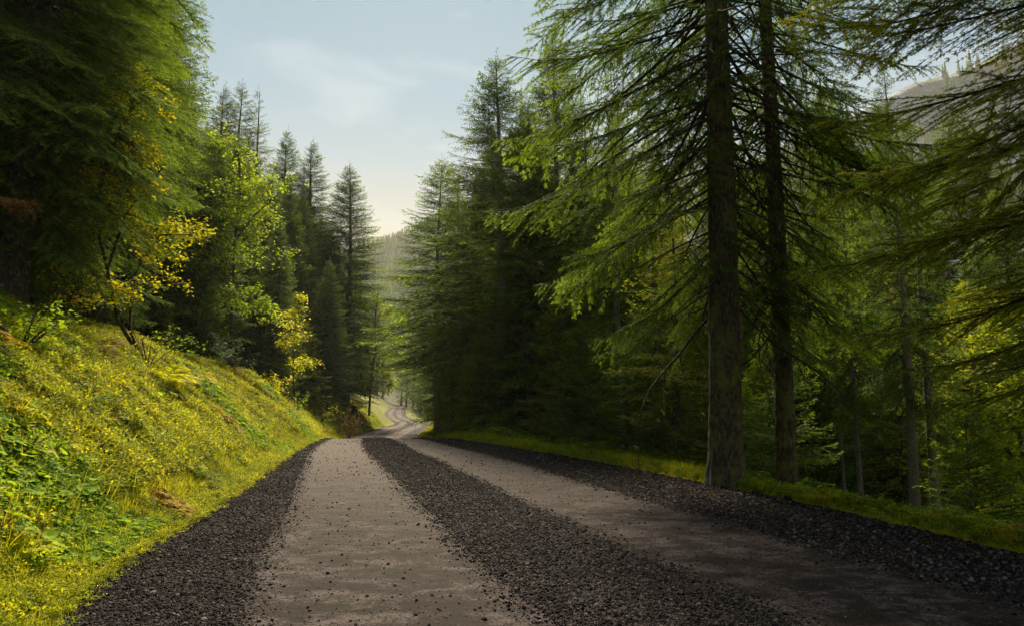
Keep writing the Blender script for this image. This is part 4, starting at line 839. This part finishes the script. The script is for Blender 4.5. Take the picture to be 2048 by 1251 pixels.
# stones that show singly
def stone_obj(px, py, D, s_, label, group=None, mi=0):
    p = at(px, py, D); o = link('stone', stones_hi[mi % 6]); u_ = (p[0] - XLf(D)) / (XRf(D) - XLf(D)); zz = float(road_z(u_, p[0], D)) if 0 < u_ < 1 else float(terrain(p[0], D))
    o.location = (float(p[0]), float(D), zz + s_ * .15); o.scale = (s_, s_ * .8, s_ * .8); o.rotation_euler = (rng.random() * .4, rng.random() * .4, rng.random() * 6); tag(o, label, 'stone', group)
stone_obj(1575, 1004, 10.6, .17, 'pale grey stone at the gravel edge below the right great trunk', None, 1)
stone_obj(1512, 996, 11.2, .20, 'flat dark stone in the gravel edge between the two great trunks', None, 2)
STRIP = ['in the dark gravel along the left road edge', 'in the dark gravel between the wheel tracks', 'in the gravel along the right road edge']
for st in range(3):
    for k, yv in enumerate(sorted(3.9 + 5.5 * rng.random(20) ** 1.3)):
        uv = [.04 + .1 * rng.random(), .42 + .16 * rng.random(), .86 + .12 * rng.random()][st]; xv = float(XLf(yv) + (XRf(yv) - XLf(yv)) * uv); px_, py_ = proj(xv, yv, 0)
        stone_obj(px_, py_, yv, .028 + .028 * rng.random(), '%s loose stone %s' % (ORD[k], STRIP[st]), 'loose stones ' + STRIP[st], k + st)

# ------------------------------------------------------------------ mountains and haze
def ridge(name, pts, D, depth, back, foot, matx, seed, amp):
    """pts: skyline pixels; a slope that comes down towards the camera"""
    xs_ = np.linspace(pts[0][0], pts[-1][0], 110); top = np.interp(xs_, [p[0] for p in pts], [p[1] for p in pts]); tp = np.array([at(a_, b_, D) for a_, b_ in zip(xs_, top)])
    rows = []; q = np.linspace(0, 1, 70)
    for k in q:
        yv = D - depth * k; zz = foot + (tp[:, 2] - foot) * (1 - k) ** 1.15 + fbm(tp[:, 0] / 120, np.full(110, yv / 120), 5, seed) * amp * (math.sin(min(1, k * 6) * 1.57)); rows.append(np.stack([tp[:, 0], np.full(110, yv), zz], 1))
    rows = rows[::-1]; rows.append(np.stack([tp[:, 0], np.full(110, D + back), np.full(110, foot)], 1)); V = np.concatenate(rows); m = 110
    ii = (np.arange(len(rows) - 1)[:, None] * m + np.arange(m - 1)[None]).ravel()
    o = link(name, mesh_from(name, V, [np.stack([ii, ii + 1, ii + m + 1, ii + m], 1)], [matx], None, {'tint': np.full(len(V), .5)}, True)); tag(o, kind='structure'); return np.stack(rows[:-1])
G1 = ridge('far_hill', [(250, 640), (500, 560), (650, 520), (740, 493), (790, 474), (820, 461), (900, 420), (1000, 380), (1200, 345), (1400, 340)], 1000, 600, 300, -60, M_hill, 3, 40)
G2 = ridge('mountain', [(1000, 560), (1300, 420), (1550, 300), (1700, 230), (1830, 165), (1900, 150), (1960, 130), (2010, 100), (2048, 75), (2150, 20), (2300, 40)], 560, 380, 250, -60, M_rock, 8, 42)
far_tree = []
def lowtree(rng, m):
    g = Geo()
    for k in range(9):
        z = .08 + k * .1; r_ = .17 * (1 - k / 10.5); n = 8; th = rng.random() * 6 + np.arange(n) * 6.283 / n + rng.normal(0, .12, n); rr = r_ * (.7 + .6 * rng.random(n))
        A = np.tile([0, 0, z + .15], (n, 1)); Bv = np.stack([np.cos(th - .33) * rr * .7, np.sin(th - .33) * rr * .7, np.full(n, z + .02)], 1); Cv = np.stack([np.cos(th) * rr, np.sin(th) * rr, np.full(n, z - .03)], 1)
        g.tris(A, Bv, Cv, .2 + .4 * rng.random(n)); g.tris(A, Cv, np.stack([np.cos(th + .33) * rr * .7, np.sin(th + .33) * rr * .7, np.full(n, z + .02)], 1), .2 + .4 * rng.random(n))
    return g.mesh('far_tree', [M_twig, m])
LT = [lowtree(rng, M_needle_dark) for _ in range(3)] + [lowtree(rng, M_needle_yel)]
def wood_on(G, n, name, label, hmin, hmax, dens):
    a_ = rng.random(n) * (G.shape[0] - 1.01); b_ = rng.random(n) * (G.shape[1] - 1.01); ia, ib = a_.astype(int), b_.astype(int); fa, fb = (a_ - ia)[:, None], (b_ - ib)[:, None]
    P = G[ia, ib] * (1 - fa) * (1 - fb) + G[ia + 1, ib] * fa * (1 - fb) + G[ia, ib + 1] * (1 - fa) * fb + G[ia + 1, ib + 1] * fa * fb
    k = rng.random(n) < dens(P); P = P[k]; m_ = len(P)
    scatter(name, label, 'forest', P - [0, 0, 1], np.stack([np.zeros(m_), np.zeros(m_), rng.random(m_) * 6.28], 1), hmin + (hmax - hmin) * rng.random(m_), rng.integers(0, 4, m_) if name == 'far_forest' else rng.integers(0, 3, m_), LT)
wood_on(G1, 40000, 'far_forest', 'hazy forest covering the far hill beyond the end of the road', 6, 13, lambda P: .9 * np.ones(len(P)))
wood_on(G2, 12000, 'mountain_forest', 'scattered conifers on the rocky mountain at the upper right', 9, 18, lambda P: np.clip((fbm(P[:, 0] / 70, P[:, 1] / 70, 3, 90) + .02) * 7, .04, 1))
hz = bpy.data.materials.new('haze air'); hz.use_nodes = True; ht = hz.node_tree; ht.nodes.clear()
ho = ht.nodes.new('ShaderNodeOutputMaterial'); hv = ht.nodes.new('ShaderNodeVolumePrincipled'); hv.inputs['Color'].default_value = (.90, .92, .92, 1); hv.inputs['Density'].default_value = .00016; hv.inputs['Anisotropy'].default_value = .2
ht.links.new(hv.outputs[0], ho.inputs['Volume'])
import bmesh
bm = bmesh.new(); bmesh.ops.create_cube(bm, size=1); hm = bpy.data.meshes.new('haze'); bm.to_mesh(hm); bm.free(); hm.materials.append(hz)
allz = float(Z.max())
zlo, zhi = float(min(Z.min(), -70)) - 1.5, float(max(allz, G1[..., 2].max(), G2[..., 2].max())) + 40
ho_ = link('haze', hm); ho_.location = (0, 1600, (zlo + zhi) / 2); ho_.scale = (6200, 4000, zhi - zlo); tag(ho_, kind='stuff')
open("/tmp/zr.txt","w").write(str((zlo,zhi,allz,float(G1[...,2].max()),float(G2[...,2].max()),float(G2[...,0].max()),c1,c2,c3,c4,c5)))
